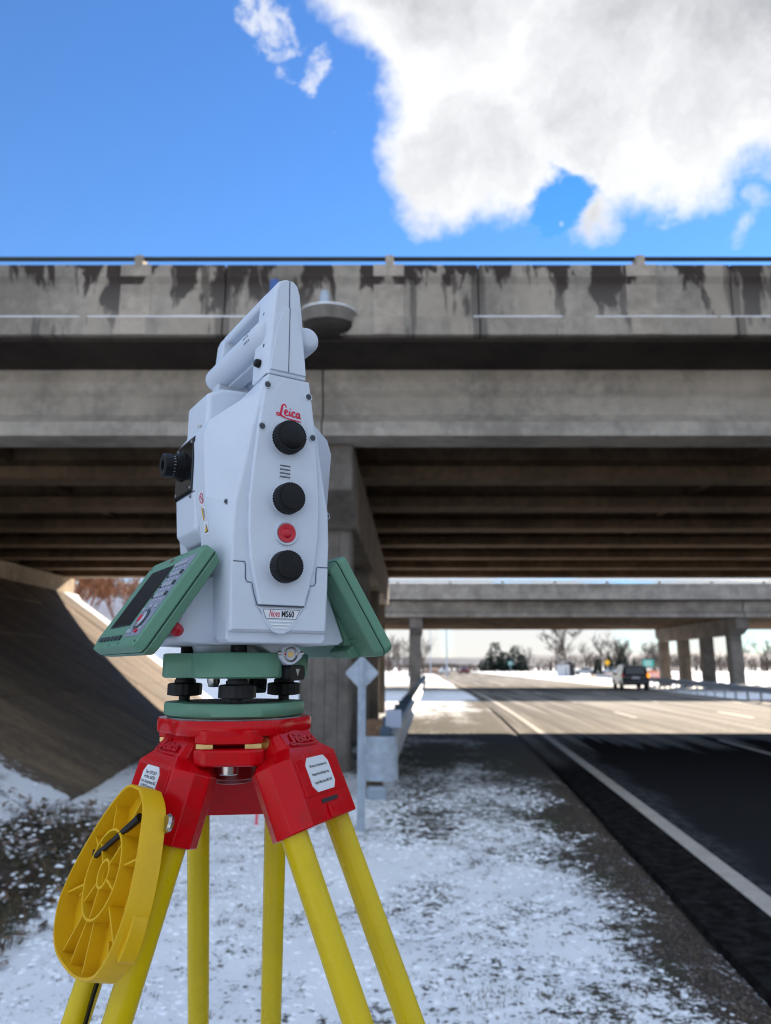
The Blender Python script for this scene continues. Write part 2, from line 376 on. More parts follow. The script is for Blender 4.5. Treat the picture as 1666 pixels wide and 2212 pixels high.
# ------------------------------------------------------------------ road
def ribbon(off0, off1, ys, z, nacross=1):
    mb = MB(); uv = []
    rows = []
    for y in ys:
        x = EDGE(y); rows.append([(x + off0 + (off1 - off0) * i / nacross, y, z) for i in range(nacross + 1)])
    n = nacross + 1
    mb.v = [p for r in rows for p in r]
    mb.f = [(j * n + i, j * n + i + 1, (j + 1) * n + i + 1, (j + 1) * n + i) for j in range(len(rows) - 1) for i in range(nacross)]
    mb.uv = [((off0 + (off1 - off0) * i / nacross), y) for y in ys for i in range(n)]
    return mb
def uv_mesh(mb, name, m):
    me = mb.mesh(name, m, smooth=0, recalc=False); l = me.uv_layers.new(name='UVMap')
    for lp in me.loops: l.data[lp.index].uv = mb.uv[lp.vertex_index]
    o = bpy.data.objects.new(name, me); COL.objects.link(o); return o
def build_road():
    m, w, b = principled('asphalt')
    uv = w.new('ShaderNodeTexCoord').outputs['UV']; s = w.sep(uv)
    co = w.new('ShaderNodeTexCoord').outputs['Object']
    fine = w.noise(co, 140, 3, .7); mid = w.noise(co, 9, 5, .6); big = w.noise(co, .5, 4, .55)
    streak = w.noise(w.comb(w.math('MULTIPLY', s[0], 2.1), w.math('MULTIPLY', s[1], .045), 0.0), 1, 5, .6)
    dry = w.mix(w.step(w.math('ADD', w.math('MULTIPLY', fine, .5), w.math('MULTIPLY', mid, .5)), .38, .62), (.060, .057, .052), (.115, .108, .10))
    dry = w.mix(w.math('MULTIPLY', w.step(streak, .44, .64), .9), dry, (.29, .27, .24))
    wetc = w.mix(w.step(fine, .35, .65), (.009, .009, .010), (.036, .036, .038))
    # melt water lies on the lane close by; the far road has dried under the salt
    reach = w.math('ADD', w.math('MULTIPLY', w.math('SUBTRACT', streak, .5), 16.0), w.math('MULTIPLY', w.math('SUBTRACT', mid, .5), 3.0))
    wet = w.step(w.math('ADD', s[1], reach), 17.4, 16.4)
    side = w.math('ADD', s[0], w.math('ADD', w.math('MULTIPLY', w.math('SUBTRACT', big, .5), 1.3), w.math('MULTIPLY', w.math('SUBTRACT', mid, .5), .7)))
    wet = w.math('MULTIPLY', wet, w.step(side, .28, .5))
    shoulder = w.math('MULTIPLY', w.step(s[0], .1, -.1), w.step(s[1], 16, 12))
    dry = w.mix(shoulder, dry, w.mix(w.step(w.math('ADD', w.math('MULTIPLY', fine, .6), w.math('MULTIPLY', mid, .4)), .42, .64), (.006, .006, .0065), (.034, .033, .032)))
    near = w.mix(w.math('MULTIPLY', w.step(s[1], 19, 13), w.math('SUBTRACT', 1, shoulder)), dry, w.mix(w.step(w.math('ADD', mid, w.math('MULTIPLY', streak, .5)), .55, .95), (.018, .019, .022), (.085, .088, .094)))
    w.put(b.inputs['Base Color'], w.mix(wet, near, wetc))
    w.put(b.inputs['Roughness'], w.math('ADD', w.math('MULTIPLY', w.math('SUBTRACT', 1, wet), .55), w.step(mid, .3, .7, .24, .40)))
    w.put(b.inputs['Specular IOR Level'], w.math('MULTIPLY', w.math('MULTIPLY', w.math('SUBTRACT', 1, wet), w.step(s[1], 15, 20)), .10))
    bp = w.new('ShaderNodeBump'); w.put(bp.inputs['Strength'], .12); w.put(bp.inputs['Distance'], .003)
    w.put(bp.inputs['Height'], fine); w.l.new(bp.outputs[0], b.inputs['Normal'])
    ys = axis(((-20, 60, 1.0), (60, 200, 7), (200, 900, 50)))
    mb = ribbon(-.57, 12.6, ys, .0, 12)
    # ragged pavement edge with a real drop to the gravel
    mb.v = [(x + (.05 * mnoise.noise((y * 1.3, 4, 0)) + .04 * mnoise.noise((y * 5, 1, 0)) if k % 13 == 0 else 0), y, z) for k, (x, y, z) in enumerate(mb.v)]
    k0 = len(mb.v); n = 13
    for j in range(len(ys)):
        x, y, z = mb.v[j * n]; mb.v.append((x - .03, y, -.09)); mb.uv.append((-.60, y))
    for j in range(len(ys) - 1): mb.f.append((k0 + j, j * n, (j + 1) * n, k0 + j + 1))
    structure(uv_mesh(mb, 'road', m))
    pm, w, b = principled('road_paint')
    co = w.new('ShaderNodeTexCoord').outputs['Object']
    wear = w.noise(co, 26, 6, .7); ww = w.noise(co, 3, 4, .6)
    pc = w.mix(w.step(ww, .3, .7), (.36, .33, .29), (.48, .44, .39))
    w.put(b.inputs['Base Color'], w.mix(w.step(w.math('ADD', w.math('MULTIPLY', wear, .7), w.math('MULTIPLY', ww, .3)), .56, .64), pc, (.09, .085, .08)))
    w.put(b.inputs['Roughness'], .75)
    structure(uv_mesh(ribbon(-.085, .085, axis(((-20, 60, 1.), (60, 300, 10))), .004), 'edge_line', pm))
    mb = None
    for y0 in (3.5, 14, 24.5, 35, 45.5, 56, 66.5, 77):
        r = ribbon(3.66, 3.8, axis(((y0, y0 + 3.2, .8),)), .004)
        o = uv_mesh(r, 'lane_marking', pm); structure(o)
    for y0 in (14, 24.5, 35, 45.5, 56, 66.5, 77):
        r = ribbon(7.4, 7.54, axis(((y0, y0 + 3.2, .8),)), .004)
        o = uv_mesh(r, 'lane_marking', pm); structure(o)
    structure(uv_mesh(ribbon(11.2, 11.36, axis(((-20, 60, 1.), (60, 300, 10))), .004), 'right_edge_line', pm))
build_road()

# ------------------------------------------------------------------ overpasses
SKEW = .036
def girder_section(y):
    """bulb-tee outline in (y, z) about the face at y (fascia side), 1.05 m deep"""
    c = y + .30; o = []
    half = [(.25, 6.0), (.25, 5.80), (.19, 5.70), (.10, 5.62), (.10, 5.34), (.20, 5.22), (.30, 5.17), (.30, 4.95)]
    return [(c - h, z) for h, z in half] + [(c + h, z) for h, z in reversed(half)]
def build_overpass(dy, xa, xp, xr, label, detail, mats, posts):
    """dy: shift along the road; xa: abutment; xp: pier centre at its near end; posts: rail post x positions"""
    par, pil, gir, inner, deckm, pier = mats
    root = thing('overpass_bridge', label, 'bridge', (0, 0, 0))
    y0 = 9.5 + dy
    # deck slab
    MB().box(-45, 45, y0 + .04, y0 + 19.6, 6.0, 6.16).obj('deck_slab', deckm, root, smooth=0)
    MB().box(-45, 45, y0 + .6, y0 + 19.0, 6.16, 6.22).obj('deck_surface', deckm, root, smooth=0)
    # girders, one per span
    for k in range(8):
        yg = y0 + 1.0 + 2.5 * k
        sec = girder_section(yg)
        for (xs, xe) in ((xa - .35, xp + SKEW * 2.5 * k - .012), (xp + SKEW * 2.5 * k + .012, xr - .05), (xr + .05, 44)):
            mb = MB().loft([[(xs, y, z) for y, z in sec], [(xe, y, z) for y, z in sec]])
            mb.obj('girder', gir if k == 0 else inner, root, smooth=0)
    # concrete diaphragms over the pier and in the spans
    for xd in ((xp - .35, xp + .35, xp + 7.5, xa + 5.5) if detail else (xp + .3,)):
        for k in range(7):
            yg = y0 + 1.0 + 2.5 * k
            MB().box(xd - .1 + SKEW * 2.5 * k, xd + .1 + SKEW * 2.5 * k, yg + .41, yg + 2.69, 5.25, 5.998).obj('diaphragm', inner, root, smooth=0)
    # parapets in cast panels with open joints, the far one turned round
    prof = [(0, 7.146), (0, 6.96), (.045, 6.87), (.045, 6.34), (-.06, 6.325), (-.06, 6.055), (.04, 6.055), (.42, 6.165), (.42, 6.40), (.30, 6.7), (.30, 7.146)]
    L = 3.55
    for side in (0, 1):
        for k in range(-12, 12):
            x0 = posts + 1.25 + k * L; x1 = x0 + L - .014
            if side and not detail and (x1 < -25 or x0 > 40): continue
            P = [(y0 + y, z) if not side else (y0 + 19.64 - y, z) for y, z in prof]
            MB().loft([[(x0, y, z) for y, z in P], [(x1, y, z) for y, z in P]]).obj('parapet_panel', par, root, smooth=0, bevel=.012 if detail and not side and -9 < x0 < 7 else 0, seg=1)
            xpst = posts + (k + 1) * L
            yb = y0 + .02 if not side else y0 + 19.62
            s = 1 if not side else -1
            MB().box(xpst - .06, xpst + .06, min(yb, yb + s * .2), max(yb, yb + s * .2), 7.146, 7.315).obj('rail_post', pil, root, bevel=.015, seg=1, smooth=0)
            if detail and not side:   # pale pilaster strip left by the form below each post
                mbp = MB().box(xpst - .23, xpst + .2, y0 - .008, y0 + .03, 6.965, 7.146)
                mbp.box(xpst - .23, xpst + .2, y0 + .036, y0 + .07, 6.345, 6.862)
                mbp.box(xpst - .23, xpst + .2, y0 - .068, y0 - .02, 6.06, 6.322)
                mbp.obj('pilaster_strip', pil, root, bevel=.006, seg=1, smooth=0)
        yr = y0 + .12 if not side else y0 + 19.52
        MB().tube([(-45, yr, 7.30), (45, yr, 7.30)], .034, 8).obj('hand_rail', RAILP, root)
    # pier: cap with a tapered cantilever at each end, square columns
    caps = []
    for xpp in (xp, xr):
        prof = [(y0 + 1.4, 4.948), (y0 + 1.4, 4.22), (y0 + 2.35, 3.8), (y0 + 17.9, 3.8), (y0 + 18.8, 4.22), (y0 + 18.8, 4.948)]
        rg = []
        for sx in (-.46, .46): rg.append([(xpp + sx + SKEW * (y - y0 - 1.5), y, z) for y, z in prof])
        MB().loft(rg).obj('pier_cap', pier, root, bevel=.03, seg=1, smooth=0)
        for k in range(4):
            yc = y0 + 2.95 + 5.0 * k; xc = xpp - .03 + SKEW * (yc - y0 - 2.5); h = .41; c = .045
            sec = [(-h + c, -h), (h - c, -h), (h, -h + c), (h, h - c), (h - c, h), (-h + c, h), (-h, h - c), (-h, -h + c)]
            if detail: sec = [(-h + c, -h)] + [q for j in range(1, 4) for q in ((-h + .205 * j - .012, -h), (-h + .205 * j, -h + .014), (-h + .205 * j + .012, -h))] + sec[1:]
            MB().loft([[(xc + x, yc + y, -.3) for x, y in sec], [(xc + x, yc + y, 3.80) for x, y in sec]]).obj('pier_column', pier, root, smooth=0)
    # abutment: seat wall and back wall, following the skew
    ab = MB()
    for (sx0, sx1, z0, z1) in ((-.75, .0, 3.3, 4.945), (-1.1, -.45, 4.945, 5.99)):
        rg = [[(xa + sx + SKEW * (y - y0 - 9.6), y, z) for y, z in ((y0 + .15, z0), (y0 + .15, z1), (y0 + 19.4, z1), (y0 + 19.4, z0))] for sx in (sx0, sx1)]
        ab.loft(rg)
    ab.obj('abutment_wall', CON_ABUT, root, smooth=0)
    for ys in (y0 + .0, y0 + 19.25):
        MB().box(xa - 7, xa - .76 + SKEW * (ys - y0 - 9.6), ys, ys + .3, 3.2, 5.99).obj('wing_wall', CON_ABUT, root, smooth=0)
    return root
near = build_overpass(0, -12.5, -.95, 21.5, 'large near concrete overpass with dark water stains, crossing the whole view', True, (CON_PAR, CON_PIL, CON_GIR, CON_INT, CON_DECK, CON_PIER), .06)
far = build_overpass(40.6, -10.6, 2.1, 24.6, 'second, farther concrete overpass seen through the opening beneath the nearer one', False, (CON_FAR, CON_PIL, CON_FAR, CON_INT, CON_DECK, CON_PIER), 4.4)
# round lamp pedestal on the near parapet, its base left empty, snow on top
def build_pedestal():
    c = (-.80, 9.58)
    prof = [(6.02, .10), (6.05, .22), (6.10, .33), (6.17, .385), (6.23, .40), (6.42, .40), (6.43, .395)]
    mb = MB(); n = 36; rings = []
    for z, r in prof[4:]: rings.append([(c[0] + r * math.cos(2 * math.pi * i / n), c[1] + r * .82 * math.sin(2 * math.pi * i / n), z) for i in range(n)])
    mb.loft(rings).obj('lamp_pedestal', concrete('weathered_concrete', (.17, .15, .13)), near, smooth=40)
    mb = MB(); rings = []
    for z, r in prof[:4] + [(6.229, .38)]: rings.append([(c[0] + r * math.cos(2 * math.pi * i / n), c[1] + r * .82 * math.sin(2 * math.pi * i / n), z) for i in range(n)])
    mb.loft(rings).obj('dark_corbel', concrete('dark_concrete', (.04, .032, .027)), near, smooth=40)  # underside piece in a much darker concrete than the drum above
    mb = MB(); rings = []
    for z, r in ((6.43, .395), (6.455, .38), (6.485, .28), (6.50, .12)): rings.append([(c[0] + r * math.cos(2 * math.pi * i / n) * (1 + .03 * math.sin(i * 1.7)), c[1] + r * .82 * math.sin(2 * math.pi * i / n), z) for i in range(n)])
    mb.loft(rings).obj('snow_cap', SNOW, near)
    MB().lathe([(0, .05), (.0, .075), (.10, .07), (.19, .06), (.2, .04)], (c[0] - .04, c[1] - .2, 6.47), (0, 0, 1), 14).obj('anchor_stub', GALV_F, near)
build_pedestal()
# thin snow lying on the ledge of the near parapet
mb = MB(); x = -14.
while x < 14:
    l = random.uniform(1.0, 3.2)
    if not (-1.5 < x + l and x < -.2):
        n = 10; top = [(x + l * i / n, 9.441 + .004 * random.random(), 6.33) for i in range(n + 1)]
        rg = [[(px, 9.446, 6.322), (px, 9.444, 6.333 + .008 * random.random() * math.sin(math.pi * i / n) + .003), (px, 9.5, 6.352 + .01 * math.sin(math.pi * i / n)), (px, 9.56, 6.345)] for i, (px, _, _) in enumerate(top)]
        mb.loft(rg)
    x += l + random.choice((.03, .05, .12, .45))
stuff(mb.obj('ledge_snow', SNOW, near))
# small blue marker plate on the parapet, half hidden by the handle
mb = MB().box(-1.62, -1.50, 9.515, 9.535, 6.72, 6.95); tag(mb.obj('blue_marker', mat('blue_plate', (.05, .12, .35), .4), bevel=.004), 'small blue marker plate fixed on the parapet behind the carrying handle', 'marker')

# ------------------------------------------------------------------ paved slope below the near overpass
def build_slabs():
    root = bpy.data.objects.new('slope_paving', None); COL.objects.link(root); structure(root)
    m, w, b = principled('slope_concrete')
    co = w.new('ShaderNodeTexCoord').outputs['Object']
    info = w.new('ShaderNodeObjectInfo').outputs['Random']
    xyz = w.sep(co)
    n = w.noise(w.scale(co, (.5, 1.4, .5)), 1.2, 6, .62); n2 = w.noise(co, 9, 5, .65)
    base = w.mix(w.step(w.math('ADD', w.math('MULTIPLY', n, .6), w.math('MULTIPLY', n2, .4)), .36, .64), (.085, .06, .04), (.215, .155, .095))
    base = w.mix(w.math('MULTIPLY', info, .55), base, (.075, .062, .05))
    # snow has drifted on to the outer strips, in front of the deck's drip line
    sn = w.math('ADD', w.math('MULTIPLY', xyz[1], -.5), w.math('ADD', w.math('MULTIPLY', w.math('SUBTRACT', n2, .5), .5), w.math('MULTIPLY', n, .8)))
    snow = w.step(sn, -4.35, -4.2)
    sn2 = w.step(w.math('ADD', xyz[1], w.math('MULTIPLY', n, .8)), 28.3, 28.6)
    w.put(b.inputs['Base Color'], w.mix(w.math('MAXIMUM', snow, sn2), base, (.72, .75, .80)))
    w.put(b.inputs['Roughness'], .8)
    bp = w.new('ShaderNodeBump'); w.put(bp.inputs['Strength'], .5); w.put(bp.inputs['Distance'], .008); w.put(bp.inputs['Height'], n2)
    w.l.new(bp.outputs[0], b.inputs['Normal'])
    ys = [7.75, 8.65, 9.75, 12.1, 14.5, 16.9, 19.3, 21.7, 24.1, 26.5, 28.6, 29.4]
    ss = [-.05, 1.55, 4.0, 6.5, 8.6]          # metres from the abutment along the slope, in plan
    g = .028
    def P(y, s, up):
        yy = clampf(y, 9.6, 28.8); edge = -12.5 + SKEW * (yy - 19.2)
        if y < 9.6 and s > 0:                   # the outer strips turn round the cone
            a = (9.6 - y) / 1.85 * .24; x = edge + s * run1(y) / 8.6 * math.cos(a); yy = 9.6 - s * math.sin(a)
        elif y > 28.8 and s > 0:
            a = (y - 28.8) / .6 * .10; x = edge + s * run1(y) / 8.6 * math.cos(a); yy = 28.8 + s * math.sin(a)
        else: x = edge + s * run1(y) / 8.6; yy = y
        return (x, yy, 4.35 * (1 - max(0, s) / 8.6) + up)
    for j in range(len(ys) - 1):
        for i in range(len(ss) - 1):
            y0, y1, s0, s1 = ys[j] + g, ys[j + 1] - g, ss[i] + g, ss[i + 1] - g
            up = .05 + .012 * random.uniform(-1, 1)
            sub = 3
            mb = MB(); vs = []
            for yy in range(sub + 1):
                for q in range(sub + 1): vs.append(P(y0 + (y1 - y0) * yy / sub, s0 + (s1 - s0) * q / sub, up))
            fs = [(a * (sub + 1) + c, a * (sub + 1) + c + 1, (a + 1) * (sub + 1) + c + 1, (a + 1) * (sub + 1) + c) for a in range(sub) for c in range(sub)]
            mb.add(vs, fs)
            rim = [vs[k] for k in range(sub + 1)] + [vs[k * (sub + 1) + sub] for k in range(1, sub + 1)] + [vs[sub * (sub + 1) + k] for k in range(sub - 1, -1, -1)] + [vs[k * (sub + 1)] for k in range(sub - 1, 0, -1)]
            mb.loft([rim, [(x, y, z - .12) for x, y, z in rim]], False, False)
            mb.obj('concrete_slab', m, root, smooth=20)
build_slabs()

# ------------------------------------------------------------------ lettering
def text_mb(s, size=1., bold=0., shear=0., align='CENTER', spacing=1., width=1.):
    """flat text as (verts2d, faces)"""
    cu = bpy.data.curves.new('t', 'FONT'); cu.body = s; cu.size = size; cu.align_x = align; cu.align_y = 'CENTER'
    cu.offset = bold; cu.shear = shear; cu.space_character = spacing; cu.resolution_u = 2; cu.fill_mode = 'FRONT'
    o = bpy.data.objects.new('t', cu); COL.objects.link(o)
    me = bpy.data.meshes.new_from_object(o.evaluated_get(bpy.context.evaluated_depsgraph_get()))
    vs = [(v.co.x * width, v.co.y) for v in me.vertices]; fs = [tuple(p.vertices) for p in me.polygons]
    bpy.data.objects.remove(o); bpy.data.curves.remove(cu); bpy.data.meshes.remove(me)
    return vs, fs
def crom(pts, n=8):
    out = []; p = [Vector(q) for q in pts]; p = [p[0] * 2 - p[1]] + p + [p[-1] * 2 - p[-2]]
    for i in range(1, len(p) - 2):
        for k in range(n):
            t = k / n; a, b, c, d = p[i - 1:i + 3]
            out.append(.5 * (2 * b + (c - a) * t + (2 * a - 5 * b + 4 * c - d) * t * t + (3 * b - a - 3 * c + d) * t ** 3))
    return out + [p[-2]]
SCRIPT = [  # pen strokes of the script logo: (x, y, pen half-width)
    [(-.10, .62, .035), (-.16, .80, .05), (-.30, .86, .055), (-.42, .72, .07), (-.47, .45, .085), (-.52, .15, .085), (-.62, -.08, .06), (-.78, -.12, .05), (-.86, -.02, .05), (-.78, .08, .05), (-.62, .03, .05), (-.40, -.10, .06), (-.20, -.16, .06)],
    [(-.20, .22, .04), (-.06, .26, .045), (.0, .36, .05), (-.06, .46, .05), (-.17, .40, .065), (-.20, .20, .075), (-.10, .04, .065), (.06, .06, .04), (.14, .14, .03)],
    [(.20, .44, .05), (.18, .22, .075), (.22, .07, .065), (.32, .10, .04)], [(.235, .585, .075), (.25, .65, .075)],
    [(.62, .36, .06), (.54, .45, .05), (.43, .38, .065), (.40, .20, .075), (.48, .05, .06), (.64, .09, .035), (.70, .16, .03)],
    [(.98, .38, .04), (.90, .44, .05), (.78, .36, .065), (.75, .18, .07), (.83, .05, .06), (.95, .14, .05), (1.0, .40, .055), (1.0, .14, .07), (1.08, .06, .05), (1.14, .10, .03)],
    [(-.60, -.10, .03), (-.30, -.17, .04), (.10, -.21, .045), (.6, -.22, .045), (1.16, -.22, .03)]]
def script_mb(fn):
    """script logo as flat ribbons; fn maps (x, y) to 3-D"""
    mb = MB()
    for k, st in enumerate(SCRIPT):
        pts = crom(st, 7); vs = []
        for i, p in enumerate(pts):
            a = pts[max(0, i - 1)]; b = pts[min(len(pts) - 1, i + 1)]; d = Vector((b.x - a.x, b.y - a.y)); d = d.normalized() if d.length > 1e-6 else Vector((1, 0))
            q = Vector((-d.y, d.x)) * p.z * 1.12
            vs += [fn(p.x + q.x, p.y + q.y, k), fn(p.x - q.x, p.y - q.y, k)]
        mb.add(vs, [(2 * i, 2 * i + 1, 2 * i + 3, 2 * i + 2) for i in range(len(pts) - 1)])
    return mb

# ------------------------------------------------------------------ tripod
T0 = Vector((-.147, .75, 1.5535))
def rounded_poly(pts, r, n=5):
    """2-D polygon with rounded corners"""
    out = []; m = len(pts); pts = [Vector(p) for p in pts]
    for i in range(m):
        a, b, c = pts[i - 1], pts[i], pts[(i + 1) % m]; u = (a - b).normalized(); v = (c - b).normalized()
        d = min(r, (a - b).length * .48, (c - b).length * .48)
        for k in range(n + 1):
            t = k / n; out.append(b + u * d * (1 - t) ** 2 + v * d * t ** 2)
    return out
def build_tripod():
    root = thing('tripod', 'yellow legged survey tripod with glossy red head standing on the snowy verge', 'tripod', T0)
    # head plate: three lobes, each between two legs, with a clamp block hanging below
    az_leg = [-7.2, 112.8, -127.2]; az_lobe = [az + 60 for az in az_leg]
    n = 96; prof = []
    for i in range(n):
        a = 2 * math.pi * i / n
        c = max(math.cos(a - R(z)) for z in az_lobe)
        r = .0655 + .009 * sstep(c, .5, .93)
        prof.append((math.sin(a) * r, math.cos(a) * r))
    MB().loft([[(x * s, y * s, z) for x, y in prof] for z, s in ((-.001, .985), (-.0035, 1.), (-.012, 1.), (-.014, .985))]).obj('head_plate', RED, root, smooth=50)
    MB().lathe([(0, .064), (.0012, .064)], (0, 0, -.0011), (0, 0, 1), 64).obj('head_face', mat('worn_aluminium', (.25, .25, .26), .45, .8, var=.2, vscale=60), root)
    for az in az_lobe:
        e = Vector((math.sin(R(az)), math.cos(R(az)), 0)); t = Vector((math.cos(R(az)), -math.sin(R(az)), 0))
        M = Matrix((( t.x, e.x, 0, 0), (t.y, e.y, 0, 0), (0, 0, 1, 0), (0, 0, 0, 1)))
        q = [(-.030, .040), (-.030, .066), (-.021, .0735), (.021, .0735), (.030, .066), (.030, .040)]
        MB().loft([[M @ Vector((x, y, z)) for x, y in q] for z in (-.0205, -.008)]).obj('clamp_block', RED, root, bevel=.0018)
        for s in (-1, 1):
            MB().box(.014 * s if s > 0 else -.0285, .0285 if s > 0 else -.014, .045, .0665, -.0245, -.0205, M).obj('hinge_washer', BRASS, root, smooth=0)
        q = [(-.031, .036), (-.031, .065), (-.022, .073), (.022, .073), (.031, .065), (.031, .036)]
        MB().loft([[M @ Vector((x, y, z)) for x, y in q] for z in (-.0395, -.0245)]).obj('clamp_jaw', RED, root, bevel=.003, seg=3)
        MB().lathe([(0, .0085), (.007, .0085), (.008, .0075)], M @ Vector((0, .058, -.0395)), (0, 0, -1), 20).obj('clamp_screw', STEEL, root)
    # central fixing screw under the head
    MB().lathe([(0, .0215), (.017, .0215), (.0185, .019), (.021, .018), (.022, .016)], (0, 0, -.040), (0, 0, -1), 40, ripple=lambda i, k: 1 + (.03 if i % 4 < 2 and k < 2 else 0)).obj('fixing_screw', mat('dark_red_knob', (.20, .008, .012), .35), root)
    # legs
    for idx, (az, s) in enumerate(zip(az_leg, (.40, .428, .2925))):
        a = R(az); e = Vector((math.sin(a), math.cos(a), 0)); t = Vector((math.cos(a), -math.sin(a), 0)); Z = Vector((0, 0, 1))
        D = e * math.sin(s) - Z * math.cos(s); N = e * math.cos(s) + Z * math.sin(s); P0 = e * .03 + Z * .0409
        F = lambda x, y, d: P0 + t * x + N * y + D * d      # across, outward, down the leg
        Ltot = (T0.z + P0.z + .05) / math.cos(s) + .0
        # sleeve with chamfered corners, tapering neck up to the hinge
        def ring(hw, y0, y1, c, d, dn=0):
            return [F(x, y, d + (dn if y > 0 else 0)) for x, y in ((-hw + c, y0), (hw - c, y0), (hw, y0 + c), (hw, y1 - c), (hw - c, y1), (-hw + c, y1), (-hw, y1 - c), (-hw, y0 + c))]
        MB().loft([ring(.032, -.014, .009, .004, .058), ring(.033, -.017, .0115, .005, .068), ring(.036, -.019, .0165, .006, .080), ring(.0565, -.021, .0215, .0135, .090, .0), ring(.0565, -.0215, .0215, .0135, .149)],
                  ).obj('leg_casting', RED, root, bevel=.0014)
        MB().tube([F(-.036, -.004, .066), F(.036, -.004, .066)], .007, 14).obj('hinge_pin', BRASS, root)
        # raised rectangular pad with its slotted clip
        MB().box(-.038, .038, .0205, .0225, .0925, .126, Matrix.Translation(P0) @ Matrix((( t.x, N.x, D.x, 0), (t.y, N.y, D.y, 0), (t.z, N.z, D.z, 0), (0, 0, 0, 1)))).obj('label_pad', RED, root, bevel=.0008, smooth=0)
        Mt = Matrix.Translation(P0) @ Matrix((( t.x, N.x, D.x, 0), (t.y, N.y, D.y, 0), (t.z, N.z, D.z, 0), (0, 0, 0, 1)))
        MB().box(-.015, .015,   .0212, .0222, .1305, .1340, Mt).obj('clip_slot', INK, root, smooth=0)
        MB().box(-.009, .009, .0212, .0240, .136, .1480, Mt).obj('clip_tab', RED, root, bevel=.001, smooth=0)
        # the two rods, the shoe
        for x in (-.0407, .0407):
            MB().tube([F(x, 0, .145), F(x * .99, 0, Ltot * .62)], .01175, 20).obj('leg_rod', YEL, root, smooth=60)
        MB().loft([ring(.052, -.016, .016, .006, Ltot * .60), ring(.050, -.016, .016, .006, Ltot * .66)]).obj('clamp_bracket', BLACK, root, bevel=.002)
        MB().tube([F(0, 0, Ltot * .56), F(0, 0, Ltot * .93)], .0155, 16).obj('lower_leg', YEL, root, smooth=60)
        MB().tube([F(0, 0, Ltot * .925), F(0, 0, Ltot * .95), F(0, 0, Ltot * .985)], [.02, .018, .003], 14).obj('foot_spike', STEEL, root)
        # embossed script on the neck: raised ribbons in the red casting
        p0, p1 = F(0, .0118, .0685), F(0, .0166, .0795); up = (p0 - p1).normalized(); nn = t.cross(up)
        if nn.dot(N) < 0: nn = -nn
        cc = (p0 + p1) / 2
        sx = -1 if (t.cross(up)).dot(N) < 0 else 1
        top = script_mb(lambda x, y, k: cc + t * (sx * (x - .14) * .0235) + up * ((y - .25) * .0135) + nn * (.0012 + .00003 * k))
        me = top.obj('embossed_logo', RED, root, smooth=0); sm = me.modifiers.new('thick', 'SOLIDIFY'); sm.thickness = .0007; sm.offset = 0
        # stickers
        if idx == 1: lines, lc, ls, ax = ['GB Importer: Leica Geosystems Ltd.', 'Hexagon House, Michigan Drive,', 'Tongwell, Milton Keynes, MK15 8HT'], (.002, .1085), .0036, (.0215, .0155)
        elif idx == 2: lines, lc, ls, ax = ['Type: GST120-9', 'Art.No.: 667301', 'Leica Geosystems AG', 'CH-9435 Heerbrugg', 'Manufactured: 03.2025', '*'], (.000, .1085), .0040, (.0195, .0160)
        else: continue
        sx = -1 if (t.cross(-D)).dot(N) < 0 else 1
        w, h = ax; c = .006
        G = lambda x, y, o: F(lc[0] + sx * x, .0225 + o, lc[1] - y)
        q = [(-w, -h + c), (-w + c, -h), (w - c, -h), (w, -h + c), (w, h - c), (w - c, h), (-w + c, h), (-w, h - c)]
        MB().loft([[G(x, y, .0001) for x, y in q], [G(x, y, .0006) for x, y in q]]).obj('label_sticker', LABEL, root, smooth=0)
        mb = MB(); step = 2 * (h - .004) / max(3, len(lines)) if len(lines) > 3 else .0075
        for k, l in enumerate(lines):
            vs, fs = text_mb(l, ls, bold=.00004, width=min(1., .0355 / max(.001, len(l) * ls * .48)))
            y = (len(lines) - 1) / 2 * step - k * step
            mb.add([G(vx, vy + y, .0008) for vx, vy in vs], fs)
        mb.obj('label_text', INK, root, smooth=0, recalc=False)
        if idx == 2:   # carrying strap lying along the left rod
            xs = [(.0407 * sxx) for sxx in (1, -1)]
            for x in (.0407, -.0407):
                pt = T0 + F(x, 0, .3)
            xo = -.0407 if (T0 + F(-.0407, 0, .3)).x < (T0 + F(.0407, 0, .3)).x else .0407
            sgn = 1 if xo < 0 else -1
            rg = []
            for k in range(26):
                d = .17 + k * .012; wv = .0012 * math.sin(k * .9)
                cx = xo + sgn * (.0125 + .002 * math.sin(k * .25)); yb = -.001 + wv
                rg.append([F(cx - .0065, yb - .0012, d), F(cx + .0065, yb - .0035, d), F(cx + .0065, yb - .0015, d), F(cx - .0065, yb + .0010, d)])
            MB().loft(rg).obj('carrying_strap', BLACK, root, smooth=30)
    return root
tripod = build_tripod()

